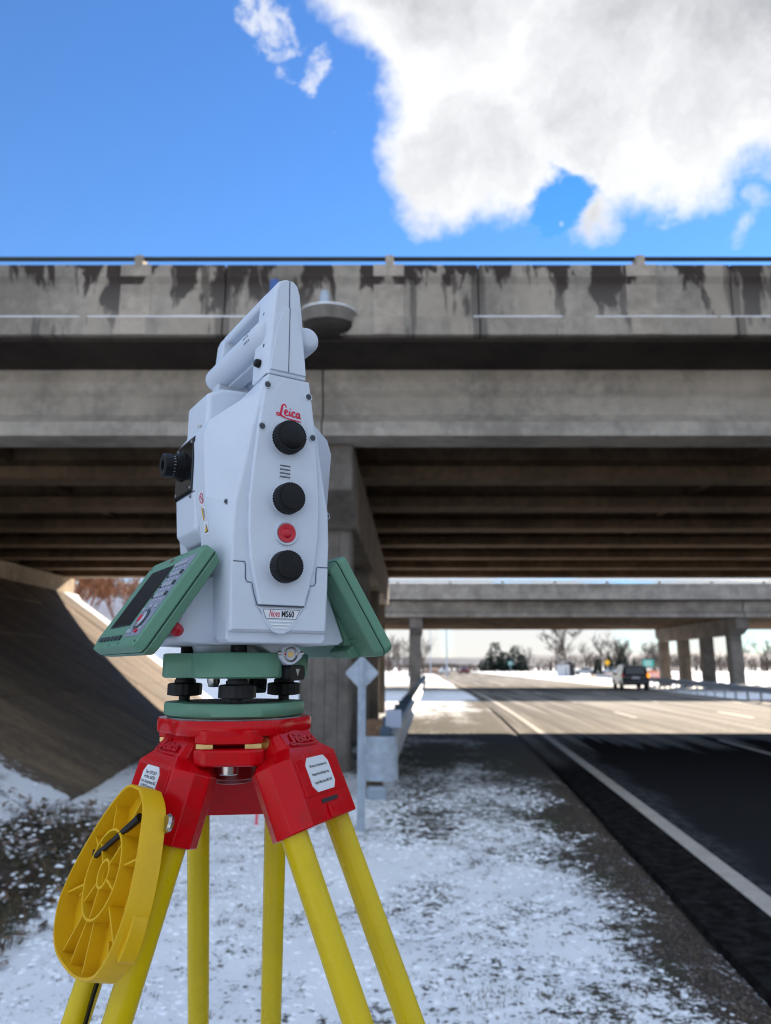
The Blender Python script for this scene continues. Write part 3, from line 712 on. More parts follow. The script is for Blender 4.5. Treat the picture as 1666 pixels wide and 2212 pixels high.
# ------------------------------------------------------------------ yellow tripod head cover hung on the left leg, and the key clipped in it
def build_cover():
    az, s = R(-127.2), .2925
    e = Vector((math.sin(az), math.cos(az), 0)); t = Vector((math.cos(az), -math.sin(az), 0)); Z = Vector((0, 0, 1))
    D = e * math.sin(s) - Z * math.cos(s); N = e * math.cos(s) + Z * math.sin(s)
    ctr = T0 + e * .03 + Z * .0409 + N * .050 + t * -.032 + D * .180
    root = thing('tripod_head_cover', 'yellow plastic ribbed cover hanging open side out on the left tripod leg', 'cover', ctr)
    outline = [(-.023, -.070), (.007, -.068), (.034, -.045), (.054, -.018), (.068, .008), (.074, .031), (.071, .044), (.059, .058), (.040, .067), (.015, .070), (-.015, .070), (-.039, .066), (-.058, .058), (-.071, .040), (-.075, .015), (-.070, -.010), (-.060, -.033), (-.044, -.058)]
    def G(x, y, h): return t * x + D * y + N * h      # h: 0 at the rim, negative towards the leg
    ol = crom([(x, y, 0) for x, y in outline + outline[:1]], 4)[:-1]; ol = [(p.x, p.y) for p in ol]
    H = -.019
    def off(pts, d):
        out = []; m = len(pts)
        for i in range(m):
            a, b = Vector(pts[i - 1]), Vector(pts[(i + 1) % m]); q = (b - a).normalized(); nn = Vector((q.y, -q.x)); p = Vector(pts[i])
            if nn.dot(p) > 0: nn = -nn
            out.append(tuple(p + nn * d))
        return out
    inn = off(ol, .0026); inn2 = off(ol, .0030)
    mb = MB().loft([[G(x, y, H) for x, y in ol], [G(x * 1.0, y * 1.0, H * .1) for x, y in ol], [G(x * .992, y * .992, 0) for x, y in ol], [G(x, y, 0) for x, y in inn], [G(x, y, H + .003) for x, y in inn2]], True, True)
    mb.obj('shell', YEL_P, root, smooth=40)
    def rib(x0, y0, x1, y1, h=-.002, w=.00085):
        d = Vector((x1 - x0, y1 - y0)).normalized(); q = Vector((-d.y, d.x)) * w
        P = [(x0 + q.x, y0 + q.y), (x1 + q.x, y1 + q.y), (x1 - q.x, y1 - q.y), (x0 - q.x, y0 - q.y)]
        MB().loft([[G(x, y, H + .002) for x, y in P], [G(x, y, h) for x, y in P]]).obj('rib', YEL_P, root, smooth=0)
    def hoop(name, r, h, w):
        n = 40; rg = []
        cs = [(math.cos(2 * math.pi * i / n), math.sin(2 * math.pi * i / n)) for i in range(n)]
        MB().loft([[G(c * rr, s_ * rr, hh) for c, s_ in cs] for rr, hh in ((r, H + .002), (r, h), (r - w, h), (r - w, H + .002))], False, False).obj(name, YEL_P, root, smooth=40)
    hoop('hub_ring', .0115, -.0025, .0022); hoop('hub_thread', .0090, -.006, .0015); hoop('middle_ring', .0345, -.0015, .0020)
    def edge(a):   # distance to the outline in direction a
        best = .06
        for x, y in inn:
            da = (math.atan2(y, x) - a + math.pi) % (2 * math.pi) - math.pi
            if abs(da) < .07: best = math.hypot(x, y)
        return best
    for deg in (-158, -112, -62, -22, 22, 62, 82, 108, 150):
        a = R(deg); r1 = edge(a) + .0006
        rib(math.cos(a) * .0340, math.sin(a) * .0340, math.cos(a) * r1, math.sin(a) * r1, -.0045)
    for deg in (-125, -35, 50, 95, 170):
        a = R(deg); rib(math.cos(a) * .0112, math.sin(a) * .0112, math.cos(a) * .0330, math.sin(a) * .0330, -.0028)
    for x0, y0 in ((.050, .02), (-.045, .045)):   # moulded bosses
        rib(x0 - .006, y0 - .004, x0 + .006, y0 + .008, -.010); rib(x0 - .004, y0 + .006, x0 + .008, y0 - .006, -.010)
    # clip bump on the outside of the rim, and screw through it
    MB().loft([[G(-.074 + .004 * math.cos(q) * 1.2, .028 + .016 * math.sin(q), h) for q in [k * math.pi / 6 for k in range(12)]] for h in (H, -.006)]).obj('rim_lug', YEL_P, root, bevel=.0012)
    MB().lathe([(0, .006), (.003, .0075), (.005, .006)], G(-.052, -.050, H - .004), N, 16).obj('hanging_screw', STEEL, root)
    key = MB()
    a, b = Vector((.036, -.006)), Vector((-.034, -.049)); d = (b - a).normalized(); q = Vector((-d.y, d.x))
    pts = [G(a.x - q.x * -.006, a.y - q.y * -.006, -.004), G(a.x, a.y, -.0042), G(*(a + d * .004), -.004), G(*(a + d * .045), -.004), G(*b, -.004)]
    key.tube(pts, [.0022, .0022, .0026, .0026, .0036], 6)
    k = key.obj('hex_key', BLACK, None, smooth=20); k.location = ctr
    tag(k, 'black hex key clipped across the ribs inside the yellow cover', 'hex key')
build_cover()

# ------------------------------------------------------------------ levelling base (tribrach)
def build_tribrach():
    root = thing('tribrach', 'green levelling base with three black foot screws between instrument and red tripod head', 'tribrach', T0)
    azs = [R(-74), R(168), R(47)]
    def tri(rv, rmid, n=84):
        out = []
        for i in range(n):
            a = 2 * math.pi * i / n; c = max(math.cos(a - q) for q in azs); k = sstep(c, .5, 1.0)
            r = rmid + (rv - rmid) * k; out.append((math.sin(a) * r, math.cos(a) * r))
        return out
    MB().loft([[(x * s, y * s, z) for x, y in tri(.0685, .0625)] for z, s in ((.0005, .965), (.0025, 1), (.0120, 1), (.0135, .985))]).obj('base_plate', GREEN, root, smooth=50)
    MB().lathe([(0, .047), (.0008, .047)], (0, 0, .0135), (0, 0, 1), 60).obj('spring_plate', BLACK, root)
    body = tri(.0735, .050)
    MB().loft([[(x * s, y * s, z) for x, y in body] for z, s in ((.0360, .97), (.0375, 1), (.0578, 1), (.0592, .98))]).obj('body', GREEN, root, smooth=50)
    MB().lathe([(0, .043), (.003, .042)], (0, 0, .0592), (0, 0, 1), 48).obj('bearing_ring', STEEL, root)
    for a in azs:
        x, y = math.sin(a) * .057, math.cos(a) * .057
        k = MB().lathe([(.0, .0055), (.0165, .0055), (.017, .012), (.0180, .0165), (.0285, .0165), (.0295, .0150), (.030, .0105), (.0330, .0105), (.0332, .0092), (.0385, .0092)], (x, y, .0135 - .0125 + .0), (0, 0, 1), 64,
                       ripple=lambda i, kk: 1 + (.035 if (i % 4) < 2 and kk in (3, 4) else 0))
        k.obj('foot_screw', BLACK, root, smooth=30)
        MB().lathe([(0, .0075), (.0095, .0075), (.0108, .0062)], (x * .97, y * .97, .0590), (0, 0, 1), 24).obj('screw_cap', BLACK, root, smooth=40)
    # recessed bubble slot and notch on the face towards the camera
    a = R(196); e = Vector((math.sin(a), math.cos(a), 0)); t = Vector((math.cos(a), -math.sin(a), 0))
    def F(x, y, z): return e * y + t * x + Vector((0, 0, z))
    rad = max(math.hypot(x, y) for x, y in body if abs(math.atan2(x, y) - (a - 2 * math.pi)) < .06) if False else .0545
    mb = MB().box(-.0115, .0115, rad - .006, rad + .0022, .0395, .0422, Matrix(((t.x, e.x, 0, 0), (t.y, e.y, 0, 0), (0, 0, 1, 0), (0, 0, 0, 1))))
    mb.obj('lock_slot', GROOVE_G, root, smooth=0)
    MB().lathe([(0, .0014), (.002, .0014)], F(-.001, rad + .002, .0408), e, 10).obj('lock_pin', STEEL, root)
    # lower optics pegs
    MB().lathe([(0, .0062), (.004, .0062), (.009, .0045)], (-.020, -.012, .0362), (0, 0, -1), 20).obj('peg', STEEL, root)
    MB().lathe([(0, .013), (.012, .0125), (.0145, .0115)], (.018, -.006, .0362), (0, 0, -1), 28).obj('bubble_housing', BLACK_G, root)
    # lock knob on the right
    kx = (Vector((math.sin(R(112)), math.cos(R(112)), 0)))
    t = Vector((math.cos(R(112)), -math.sin(R(112)), 0))
    q = rounded_poly([(-.015, .0335), (.015, .0335), (.0165, .0405), (.0155, .048), (-.0155, .048), (-.0165, .0405)], .003, 3)
    MB().loft([[kx * d + t * x * s_ + Vector((0, 0, .041 + (z - .041) * s_)) for x, z in q] for d, s_ in ((.050, .8), (.054, 1), (.0655, 1), (.068, .9))]).obj('lock_knob', BLACK, root, smooth=40)
    m = MB().add([kx * .0681 + t * x + Vector((0, 0, z)) for x, z in ((-.004, .0445), (.004, .0445), (0, .0375))], [(0, 1, 2)]); m.obj('lock_mark', mat('pale_mark', (.5, .5, .48), .6), root, smooth=0)
build_tribrach()

# ------------------------------------------------------------------ the total station
def build_station():
    root = thing('total_station', 'white robotic surveying instrument with three black knobs and green keypads on top of the tripod', 'surveying instrument', T0, rotz=R(32 - 90))
    L = lambda a, b, z: Vector((a / 1000, -b / 1000, z / 1000))     # a: towards the knobs, b: towards the eyepiece, z: up (mm)
    def poly(pts, a0, a1): return [[L(a0, b, z) for b, z in pts], [L(a1, b, z) for b, z in pts]]
    def sym(half): return half + [(-b, z) for b, z in reversed(half)]
    # --- standards: shell that widens from the tongue on its outer face to the flared flanks
    tong = [(21.5, 314), (25, 292), (29, 262), (32.5, 225), (34.8, 195), (34.4, 165), (31.5, 138), (27, 119), (22, 100)]
    mid = [(22.5, 314), (26.5, 296), (34, 263), (41, 222), (47.2, 190), (48.6, 160), (48, 138), (48.2, 118), (47, 76)]
    flank = [(16, 316), (33, 298), (62, 273), (66.8, 259), (62.5, 200), (57, 178), (54, 157), (50.5, 132), (47.5, 72)]
    flank0 = [(b, z - 3) for b, z in flank]
    ring = lambda h, a: [L(a, b, z) for b, z in sym(h)]
    farq = lambda pr: [(b * .84, z) for b, z in pr]
    sh = MB().loft([ring(flank0, 36), ring(flank, 42), ring([(b, z) for b, z in flank], 66), ring(mid, 97.5), ring([(b - 1.6, z + (1 if i == 8 else 0)) for i, (b, z) in enumerate(mid)], 100.5)])
    sh.obj('side_housing', WHITE, root, bevel=.0022, seg=3, smooth=30)
    MB().loft([ring(tong, 99.5), ring(tong, 104), ring([(b - 1.2, z) for b, z in tong], 105.2)]).obj('side_cover', WHITE, root, bevel=.0006, smooth=30)
    # groove round the tongue
    def strip(path, w, mtl, name='seam', off=.0003):
        mb = MB(); vs = []
        for i, p in enumerate(path):
            a_, b_ = path[max(0, i - 1)], path[min(len(path) - 1, i + 1)]; d = (b_ - a_).normalized(); n = Vector((1, 0, 0)); q = d.cross(n).normalized() * w / 2
            vs += [p + q + n * off, p - q + n * off]
        mb.add(vs, [(2 * i, 2 * i + 1, 2 * i + 3, 2 * i + 2) for i in range(len(path) - 1)]); return mb.obj(name, mtl, root, smooth=0, recalc=False)
    oval = [(0, 311), (7, 308), (12.5, 298), (17, 280), (20, 258), (21.5, 240)]
    path = [L(105.2, -b, z) for b, z in reversed(oval[1:])] + [L(105.2, b, z) for b, z in oval]
    path = [Vector(p) for p in crom([tuple(p) for p in path], 5)]
    ov = MB(); rg = []
    MB().loft([[p + Vector((-.0008, 0, 0)) for p in path], [p + Vector((-.0004 + .0011 * sstep(p.z, .238, .275), 0, 0)) for p in path]]).obj('logo_panel', WHITE, root, bevel=.0005, seg=1, smooth=25)
    for s in (1, -1):     # battery compartment doors: dark parting lines
        strip([L(100.6, s * 46.2, 137), L(100.6, s * 35.5, 137)], .0009, GROOVE)
        strip([L(100.6, s * b, z) for b, z in ((35.5, 137), (34.5, 134), (34, 122), (32.5, 119.5), (28.5, 119))], .0009, GROOVE)
        strip([L(100.6, s * b, z) for b, z in ((28, 118.5), (26, 110), (22.6, 99.6))], .0008, GROOVE)
        MB().loft(poly([(s * b, z) for b, z in ((46.5, 135.5), (36.6, 135.5), (35.4, 133), (34.8, 121.5), (33, 118), (29.5, 117.5), (24, 99), (10, 82.5), (10, 78), (44, 78))], 99.9, 101.3)).obj('battery_door', WHITE, root, bevel=.0007, smooth=25)
    strip([L(101.5, 22.4, 99.4), L(101.5, -22.4, 99.4)], .0012, GROOVE)
    # name plate: shield with three moulded lines
    shield = [(20.5, 97.5), (18.2, 92), (14, 83.5), (9, 77.8), (4, 75.4), (0, 75)]
    MB().loft(poly(sym(shield), 101.0, 102.2)).obj('name_shield', WHITE, root, bevel=.0005, smooth=25)
    MB().loft(poly([(17.8, 96.2), (14.4, 88.2), (-14.4, 88.2), (-17.8, 96.2)], 102.2, 102.5)).obj('name_plate', LABEL, root, smooth=0)
    for b0, b1 in (((17.8, 96.2), (14.4, 88.2)), ((14.4, 88.2), (-14.4, 88.2)), ((-14.4, 88.2), (-17.8, 96.2)), ((-17.8, 96.2), (17.8, 96.2))):
        strip([L(102.55, *b0), L(102.55, *b1)], .0004, GROOVE, 'plate_border')
    for z, h in ((86, 11.5), (83, 9.3), (80, 7)):
        MB().box(.1022, .1029, -h / 1000, h / 1000, (z - .5) / 1000, (z + .5) / 1000).obj('moulded_line', RIDGE, root, smooth=0)
    def put(vs, fs, b, z, a, mtl, name, sx=1., rot=0.):
        c, s = math.cos(rot), math.sin(rot)
        MB().add([L(a, b - (x * c - y * s) * 1000, z + (x * s + y * c) * 1000) for x, y in vs], fs).obj(name, mtl, root, smooth=0, recalc=False)
    def fit(t, wd):
        xs = [p[0] for p in t[0]]; c, k = (min(xs) + max(xs)) / 2, wd / (max(xs) - min(xs)); return [((x - c) * k, y) for x, y in t[0]], t[1]
    vs, fs = fit(text_mb('Nova', .0088, bold=.0001, shear=.32), .0102); put(vs, fs, 6.6, 92.3, 102.65, PINK, 'name_lettering')
    vs, fs = fit(text_mb('MS60', .0078, bold=.00022), .0122); put(vs, fs, -6.4, 92.1, 102.65, INK, 'name_lettering')
    script_mb(lambda x, y, k: L(105.95 + .02 * k, -((x - .14) * 12.4) - .6, 278.4 + (y - .2) * 12.0 - (x - .14) * .9)).obj('logo', LOGO, root, smooth=0, recalc=False)
    # ventilation slots
    for k in range(4):
        z = 227.5 - k * 3.5
        MB().box(.1050, .1055, -.0052 - .0015, .0052 - .0015, (z - .85) / 1000, (z + .85) / 1000).obj('vent_slot', GROOVE, root, smooth=0)
        MB().box(.1050, .1058, -.0052 - .0015, .0052 - .0015, (z - 1.35) / 1000, (z - .85) / 1000).obj('vent_lip', RIDGE, root, smooth=0)
    # knobs: ribbed skirts with a smooth cap
    def knob(b, z, r, h, n, dome):
        nn = n * 4
        prof = [(0, r * .97), (h * .06, r), (h * .86, r * .965), (h * .92, r * .94), (h * .93, r * .82), (h * 1.0, r * .80), (h * 1.0 + dome * .7, r * .60), (h + dome, r * .25), (h + dome, .0002)]
        o = MB().lathe(prof, L(104.6, b, z), (1, 0, 0), nn, ripple=lambda i, k: (1 + (.035 if i % 4 < 2 else 0)) if k in (1, 2) else 1).obj('drive_knob', BLACK, root, smooth=30)
        MB().lathe([(0, r * 1.06), (.0008, r * 1.04)], L(104.9, b, z), (1, 0, 0), 40).obj('knob_collar', WHITE, root)
    knob(0, 254.3, .0152, .0120, 36, .0022); knob(-1, 196.5, .0140, .0130, 34, .0004); knob(-.5, 134, .0142, .0130, 34, .0004)
    # red trigger button in its white ring
    MB().lathe([(0, .0112), (.0018, .0112), (.0021, .0104), (.0006, .0086)], L(105, -1.5, 165), (1, 0, 0), 40).obj('button_ring', WHITE, root)
    MB().lathe([(0, .0086), (.0009, .0086), (.0005, .0046), (.0016, .0038), (.0020, .003), (.0020, .0001)], L(106.0, -1.5, 165), (1, 0, 0), 36).obj('trigger_button', RED_B, root, smooth=50)
    # screw recesses
    RECESS = mat('recess_shade', (.05, .06, .075), .7)
    def hole(a, b, z, r, ax=(1, 0, 0)):
        p = L(a, b, z); ax = Vector(ax).normalized()
        h = MB().lathe([(0, r * 1.30), (.0010, r * 1.15), (.0008, r), (.0003, r * .98), (.0003, .0001)], p, ax, 22).obj('screw_recess', WHITE, root, smooth=40)
        q = MB().lathe([(0, r * .9), (.0005, r * .9), (.0005, .0001)], p + ax * .0001, ax, 18).obj('recess_floor', RECESS, root, smooth=0)
    for b, z in ((21.5, 303), (-20.6, 299), (25.5, 262), (-25.8, 259)): hole(105.3, b, z, .0031)
    hole(90.5, 50.6, 191, .0024, (.9, -.42, .05)); hole(84, -54.5, 190, .0024, (.75, .6, 0))
    # --- carrying handle: two uprights, a top grip and two round side bars
    up = [(20.5, 316.5), (19.4, 343), (16.5, 382), (14.6, 405), (11.5, 413.5), (4.5, 417.5)]
    upr = [(-4.0, 417.5), (-8.5, 413.5), (-11.5, 405), (-14.5, 382), (-18.2, 343), (-20.5, 316.5)]
    U = up + upr
    s2 = [(b * .93, 316.5 + (z - 316.5) * .99) for b, z in U]
    MB().loft([[L(62, b, z) for b, z in U], [L(98, b, z) for b, z in U], [L(101.5, b, z) for b, z in s2]]).obj('handle_upright', WHITE, root, bevel=.0016, seg=3, smooth=30)
    pan = [(18.4, 320.5), (17, 335), (12.8, 362), (9, 378), (4.5, 385.5), (0, 387)]
    MB().loft(poly(sym(pan), 101.0, 103.3)).obj('upright_panel', WHITE, root, bevel=.0012, seg=3, smooth=30)
    strip([L(101.6, .6, 417), L(101.6, .2, 387.5)], .0009, GROOVE); strip([L(103.35, .2, 386.5), L(103.35, 0, 320.5)], .0008, GROOVE)
    MB().loft(poly([(20.3, 315), (20.3, 316.6), (-20.3, 316.6), (-20.3, 315)], 90, 99.0)).obj('parting_gap', GROOVE, root, smooth=0)
    MB().loft([[L(-42, b, z) for b, z in U], [L(-63, b, z) for b, z in U], [L(-66, b, z) for b, z in s2]]).obj('handle_upright', WHITE, root, bevel=.0016, seg=3, smooth=30)
    grip = rounded_poly([(9, 416.5), (12.5, 411), (12, 403.5), (-8, 403.5), (-8, 411), (-3, 417)], 3.5, 4)
    MB().loft([[L(a, b, z + 1) for b, z in grip] for a in (66, -50)]).obj('handle_grip', WHITE, root, smooth=40)
    bar = lambda cb, cz, rb, rz: [(cb + rb * math.cos(2 * math.pi * i / 24), cz + rz * math.sin(2 * math.pi * i / 24)) for i in range(24)]
    def side_bar(cb, cz, rb, rz, a0, a1):
        rg = []
        for a, s in ((a0, .55), (a0 - 2, .82), (a0 - 6, .96), (a0 - 11, 1), (a1 + 11, 1), (a1 + 6, .96), (a1 + 2, .82), (a1, .5)):
            rg.append([L(a, b, z) for b, z in bar(cb, cz, rb * s, rz * s)])
        return MB().loft(rg).obj('handle_bar', WHITE, root, smooth=50)
    side_bar(12.5, 367, 13.8, 13.5, 86, -74); side_bar(-25, 366, 14.5, 13.5, 93, -74)
    MB().loft(poly([(8, 352), (-8, 352), (-8, 362), (8, 362)], 66, -50)).obj('bar_web', WHITE, root, bevel=.002)
    for i in range(3):
        for j in range(4):
            ang = R(28 - i * 22); a = 62 - j * 3.6 - (1.8 if i == 1 else 0)
            n = Vector((0, -math.cos(ang), math.sin(ang))); p = L(a, 12.5 + 13.6 * math.cos(ang), 367 + 13.1 * math.sin(ang))
            MB().lathe([(-.001, .00105), (.0003, .00105)], p, n, 10).obj('speaker_hole', INK, root, smooth=0)
    MB().lathe([(0, .0042), (.0035, .0042), (.0052, .003), (.0055, .0001)], L(80, 20.2, 333), (0, -1, .1), 20).obj('lock_button', BLACK, root, smooth=40)
    for a, z, r in ((86, 350, .0017), (86, 319.5, .0017), (76, 388, .0016)):
        MB().lathe([(-.001, r), (.0003, r)], L(a, 19.1 if z < 380 else 15.8, z), (0, -1, .05), 14).obj('screw_hole', GROOVE, root, smooth=0)
    # --- far standard, plain mirror of the near one
    MB().loft([ring(farq(flank0), -36), ring(farq(flank), -39), ring(farq(flank), -54), ring(farq(mid), -72), ring(farq([(b - 3, z) for b, z in mid]), -75)]).obj('side_housing', WHITE, root, bevel=.0022, smooth=30)
    # --- telescope between the standards
    tel = [(14, 322), (40, 320), (54.5, 312), (54.5, 279), (62, 269), (62, 211), (59.5, 174), (49, 163.5)]
    telR = [(-b * .98, z) for b, z in reversed(tel)]
    TT = tel + telR
    MB().loft([[L(a, b * s, 245 + (z - 245) * s) for b, z in TT] for a, s in ((-32, .95), (-28.5, 1), (30, 1), (34, .955))]).obj('telescope', WHITE, root, bevel=.0028, seg=3, smooth=32)
    for z in (277.5, 211.5):   # bands round the telescope body
        b1 = 55.4 if z > 250 else 62.5
        MB().loft(poly([(b1, z - .6), (b1, z + .6), (40, z + .6), (40, z - .6)], -23, 30.3)).obj('telescope_seam', GROOVE, root, smooth=0)
    MB().loft([[L(a, b, z) for b, z in ((62.4, 269), (64.0, 266), (64.0, 214), (62.4, 211), (57, 211), (57, 269))] for a in (-29.5, 25)]).obj('eyepiece_plate', BLACK_G, root, bevel=.0012)
    for a in (20, -25):
        for z in (263, 217): MB().lathe([(0, .0016), (.0006, .0014)], L(a, 64.0, z), (0, -1, 0), 12).obj('plate_screw', STEEL, root)
    MB().lathe([(0, .0018), (.0022, .0018), (.0028, .001)], L(20, 56, 279), (0, -.5, 1), 12).obj('telescope_screw', STEEL, root)
    MB().lathe([(0, .0018), (.0022, .0018), (.0028, .001)], L(20, 61.2, 208), (0, -.9, .4), 12).obj('telescope_screw', STEEL, root)
    ep = [(d * .88, r) for d, r in ((0, .0150), (.003, .0150), (.0032, .0132), (.0062, .0132), (.0064, .0122), (.0085, .0122), (.0088, .0108), (.0125, .0106), (.013, .0122), (.0215, .0118), (.0225, .0105), (.0222, .0055), (.018, .005), (.018, .0001))]
    MB().lathe(ep, L(-8, 64.0, 244), (0, -1, -.06), 64, ripple=lambda i, k: 1 + (.03 if i % 4 < 2 and k in (0, 1, 9) else 0)).obj('eyepiece', BLACK, root, smooth=30)
    for k in range(7):
        q = R(-60 + k * 18); MB().box(-.00015, .00015, -.0010, .0010, 0, .00025, Matrix.Translation(L(-8 + 10.75 * math.cos(q), 73.8, 243.5 + 10.75 * math.sin(q))) @ Matrix.Rotation(R(90) - q, 4, 'Y')).obj('scale_mark', LABEL, root, smooth=0)
    MB().lathe([(0, .031), (.006, .031), (.008, .029), (.0078, .024), (.003, .0235), (.003, .0001)], L(0, -65, 240), (0, 1, 0), 48).obj('objective', BLACK_G, root, smooth=40)
    # --- base of the alidade and the keyboard brackets
    base = [(46, 128), (66, 124), (88, 71), (82, 67.5), (44, 66)]
    MB().loft([[L(a, b * s, z) for b, z in sym(base)] for a, s in ((-68, .97), (-64, 1), (58, 1), (62, .97))]).obj('base_housing', WHITE, root, bevel=.003, seg=3, smooth=30)
    MB().loft(poly(sym([(47, 121), (48, 70), (44, 66.5)]), 70, 96)).obj('front_sill', WHITE, root, bevel=.002, smooth=30)
    MB().lathe([(0, .0445), (.0075, .043), (.0125, .040)], L(0, 0, 67.5), (0, 0, -1), 56).obj('neck', WHITE, root, smooth=40)
    # cable socket on the front of the neck
    c = L(66, -26.5, 57.8)
    q = [(math.cos(2 * math.pi * i / 32), math.sin(2 * math.pi * i / 32)) for i in range(32)]
    def ear(r, k): return [(x * r * (1 + k * abs(x) ** 6), z * r) for x, z in q]
    MB().loft([[c + Vector((a, x, z)) for x, z in ear(r, .34)] for a, r in ((-.022, .0105), (0.0, .0098), (.0012, .0092))]).obj('socket_boss', WHITE, root, bevel=.0005, smooth=40)
    MB().loft([[L(62, b, z) for b, z in ((4, 68), (-37.5, 68.5), (-38, 58), (-28, 50), (-20, 51))], [L(20, b, z) for b, z in ((12, 68), (-37, 68.5), (-38, 60), (-30, 53), (-18, 54))]]).obj('socket_housing', WHITE, root, bevel=.002, smooth=30)
    MB().lathe([(0, .0070), (.002, .0070), (.0024, .0062), (.0014, .0052), (.0, .0050)], c, (1, 0, 0), 32).obj('socket_ring', STEEL, root, smooth=40)
    MB().lathe([(0, .0050), (.0009, .0050), (.0009, .0001)], c, (1, 0, 0), 28).obj('socket_well', INK, root, smooth=0)
    MB().lathe([(0, .0029), (.0016, .0029), (.0016, .0001)], c, (1, 0, 0), 22).obj('socket_pins', BRASS, root, smooth=0)
    MB().box(.0015, .0022, -.0007, .0007, -.001, .001, Matrix.Translation(c + Vector((.0006, -.0060, .0003)))).obj('red_dot', PINK, root, smooth=0)
    for s in (-1, 1): MB().lathe([(0, .0021), (.0012, .0021), (.0008, .0012), (.0008, .0001)], c + Vector((0.0008, s * .0112, .0012)), (1, 0, 0), 14).obj('socket_screw', STEEL, root, smooth=30)
    # --- laser warning labels on the left flank
    def flat(pts, mtl, name, o=.0003):
        P = [L(*p) for p in pts]; n = (P[1] - P[0]).cross(P[2] - P[0]).normalized()
        if n.dot(Vector((.6, -.8, 0))) < 0: n = -n
        return MB().add([p + n * o for p in P], [tuple(range(len(P)))]).obj(name, mtl, root, smooth=0, recalc=False)
    # the flank between the rings at a=66 and a=97.5; place by interpolation down its edge
    def fl(t, z):
        b0 = _interp(flank, z); b1 = _interp(mid, z); return (66 + 31.5 * t, b0 + (b1 - b0) * t, z)
    def _interp(prof, z):
        pr = sorted((zz, bb) for bb, zz in prof)
        for (z0, b0), (z1, b1) in zip(pr, pr[1:]):
            if z0 <= z <= z1: return b0 + (b1 - b0) * (z - z0) / (z1 - z0)
        return pr[0][1]
    def rect(t0, t1, z0, z1): return [fl(t0, z0), fl(t1, z0), fl(t1, z1), fl(t0, z1)]
    def fl_(t, z): return (44 + 21 * t, _interp(flank, z), z)
    def rect_(t0, t1, z0, z1): return [fl_(t0, z0), fl_(t1, z0), fl_(t1, z1), fl_(t0, z1)]
    AMB = mat('amber_label', (.70, .40, .03), .5)
    flat(rect_(.25, .80, 193, 206), LABEL, 'warning_label', .0002); flat(rect_(.25, .80, 179.5, 192), LABEL, 'warning_label', .0002); flat(rect_(.25, .80, 166, 178.5), LABEL, 'warning_label', .0002)
    flat(rect_(.27, .42, 179.8, 191.7), AMB, 'warning_stripe', .0004)
    flat([fl_(.30, 168), fl_(.76, 168), fl_(.53, 176.5)], INK, 'warning_triangle', .0004); flat([fl_(.36, 168.8), fl_(.70, 168.8), fl_(.53, 175)], AMB, 'warning_triangle', .0006)
    mb = MB(); ring_ = []
    for r0, r1 in ((4.0, 5.0),):
        nn = 24; vs = []
        for i in range(nn):
            q_ = 2 * math.pi * i / nn
            for r in (r0, r1):
                p = L(*fl_(.53 + r * math.cos(q_) / 21, 199.5 + r * math.sin(q_))); vs.append(p + Vector((0, -.0005, 0)))
        mb.add(vs, [(2 * i, 2 * i + 1, (2 * i + 3) % (2 * nn), (2 * i + 2) % (2 * nn)) for i in range(nn)])
    vs = [L(*fl_(.53 + x / 21, 199.5 + z)) + Vector((0, -.0005, 0)) for x, z in ((-3.3, 2.4), (-2.4, 3.3), (3.3, -2.4), (2.4, -3.3))]
    mb.add(vs, [(0, 1, 2, 3)]); mb.obj('prohibition_ring', LOGO, root, smooth=0, recalc=False)
    vs, fs = text_mb('LASER', .0042, bold=.00006)
    MB().add([L(*fl_(.55 + y * 1000 / 21 * 1, 185.7 + x * 1000 * .8)) + Vector((0, -.0006, 0)) for x, y in vs], fs).obj('warning_lettering', INK, root, smooth=0, recalc=False)
    # --- the two keyboards
    def keyboard(s, seen):
        a0, a1 = -77, 95
        face = [(68, 152), (125.5, 63)]
        d = Vector((125.5 - 68, 63 - 152)).normalized(); n = Vector((-d.y, d.x))     # n points outwards and up
        if n.x < 0: n = -n
        def P(a, sd, h): return L(a, s * (68 + d.x * sd + n.x * h), 152 + d.y * sd + n.y * h)
        Ln = 106
        def slab(h0, h1, in0, in1, name, mtl):
            rg = []
            for h, ins in ((h0, in0), (h1, in1)):
                q = [(a0 + ins, ins + 7), (a0 + ins + 7, ins), (a1 - ins - 3, ins), (a1 - ins, ins + 3), (a1 - ins, Ln - ins - 5), (a1 - ins - 5, Ln - ins), (a0 + ins + 12, Ln - ins), (a0 + ins, Ln - ins - 12)]
                rg.append([P(a, sd, h) for a, sd in q])
            return MB().loft(rg).obj(name, mtl, root, bevel=.0026, seg=3, smooth=30)
        slab(-10.8, 0, 0, .6, 'keyboard_front', GREEN); slab(-11.4, -10.6, .7, .7, 'keyboard_seam', GROOVE_G); slab(-20.5, -11.2, 4.5, 0, 'keyboard_back', GREEN_D)
        # bracket that carries it on the base
        br = [(66, 128), (89.2, 70.5), (97, 69), (101, 73), (73, 129)]
        MB().loft([[L(a, s * b, z) for b, z in br] for a in (-60, 58)]).obj('keyboard_bracket', GREEN_D, root, bevel=.003)
        if seen:
            MB().loft([[P(a, sd, h) for a, sd in ((-48.5, 15), (30.5, 15), (30.5, 83), (-48.5, 83))] for h in (-.5, .3)]).obj('screen_frame', GROOVE_G, root, smooth=0)
            MB().loft([[P(a, sd, h) for a, sd in ((-46.5, 17), (28.8, 17), (28.8, 81.4), (-46.5, 81.4))] for h in (0, .5)]).obj('screen', SCREEN, root, smooth=0)
            MB().loft([[P(a, sd, h) for a, sd in ((40, 13), (43, 10.8), (88.5, 10.8), (88.5, 95.5), (40, 95.5))] for h in (-.2, .45)]).obj('keypad_panel', KEYPAD, root, smooth=0)
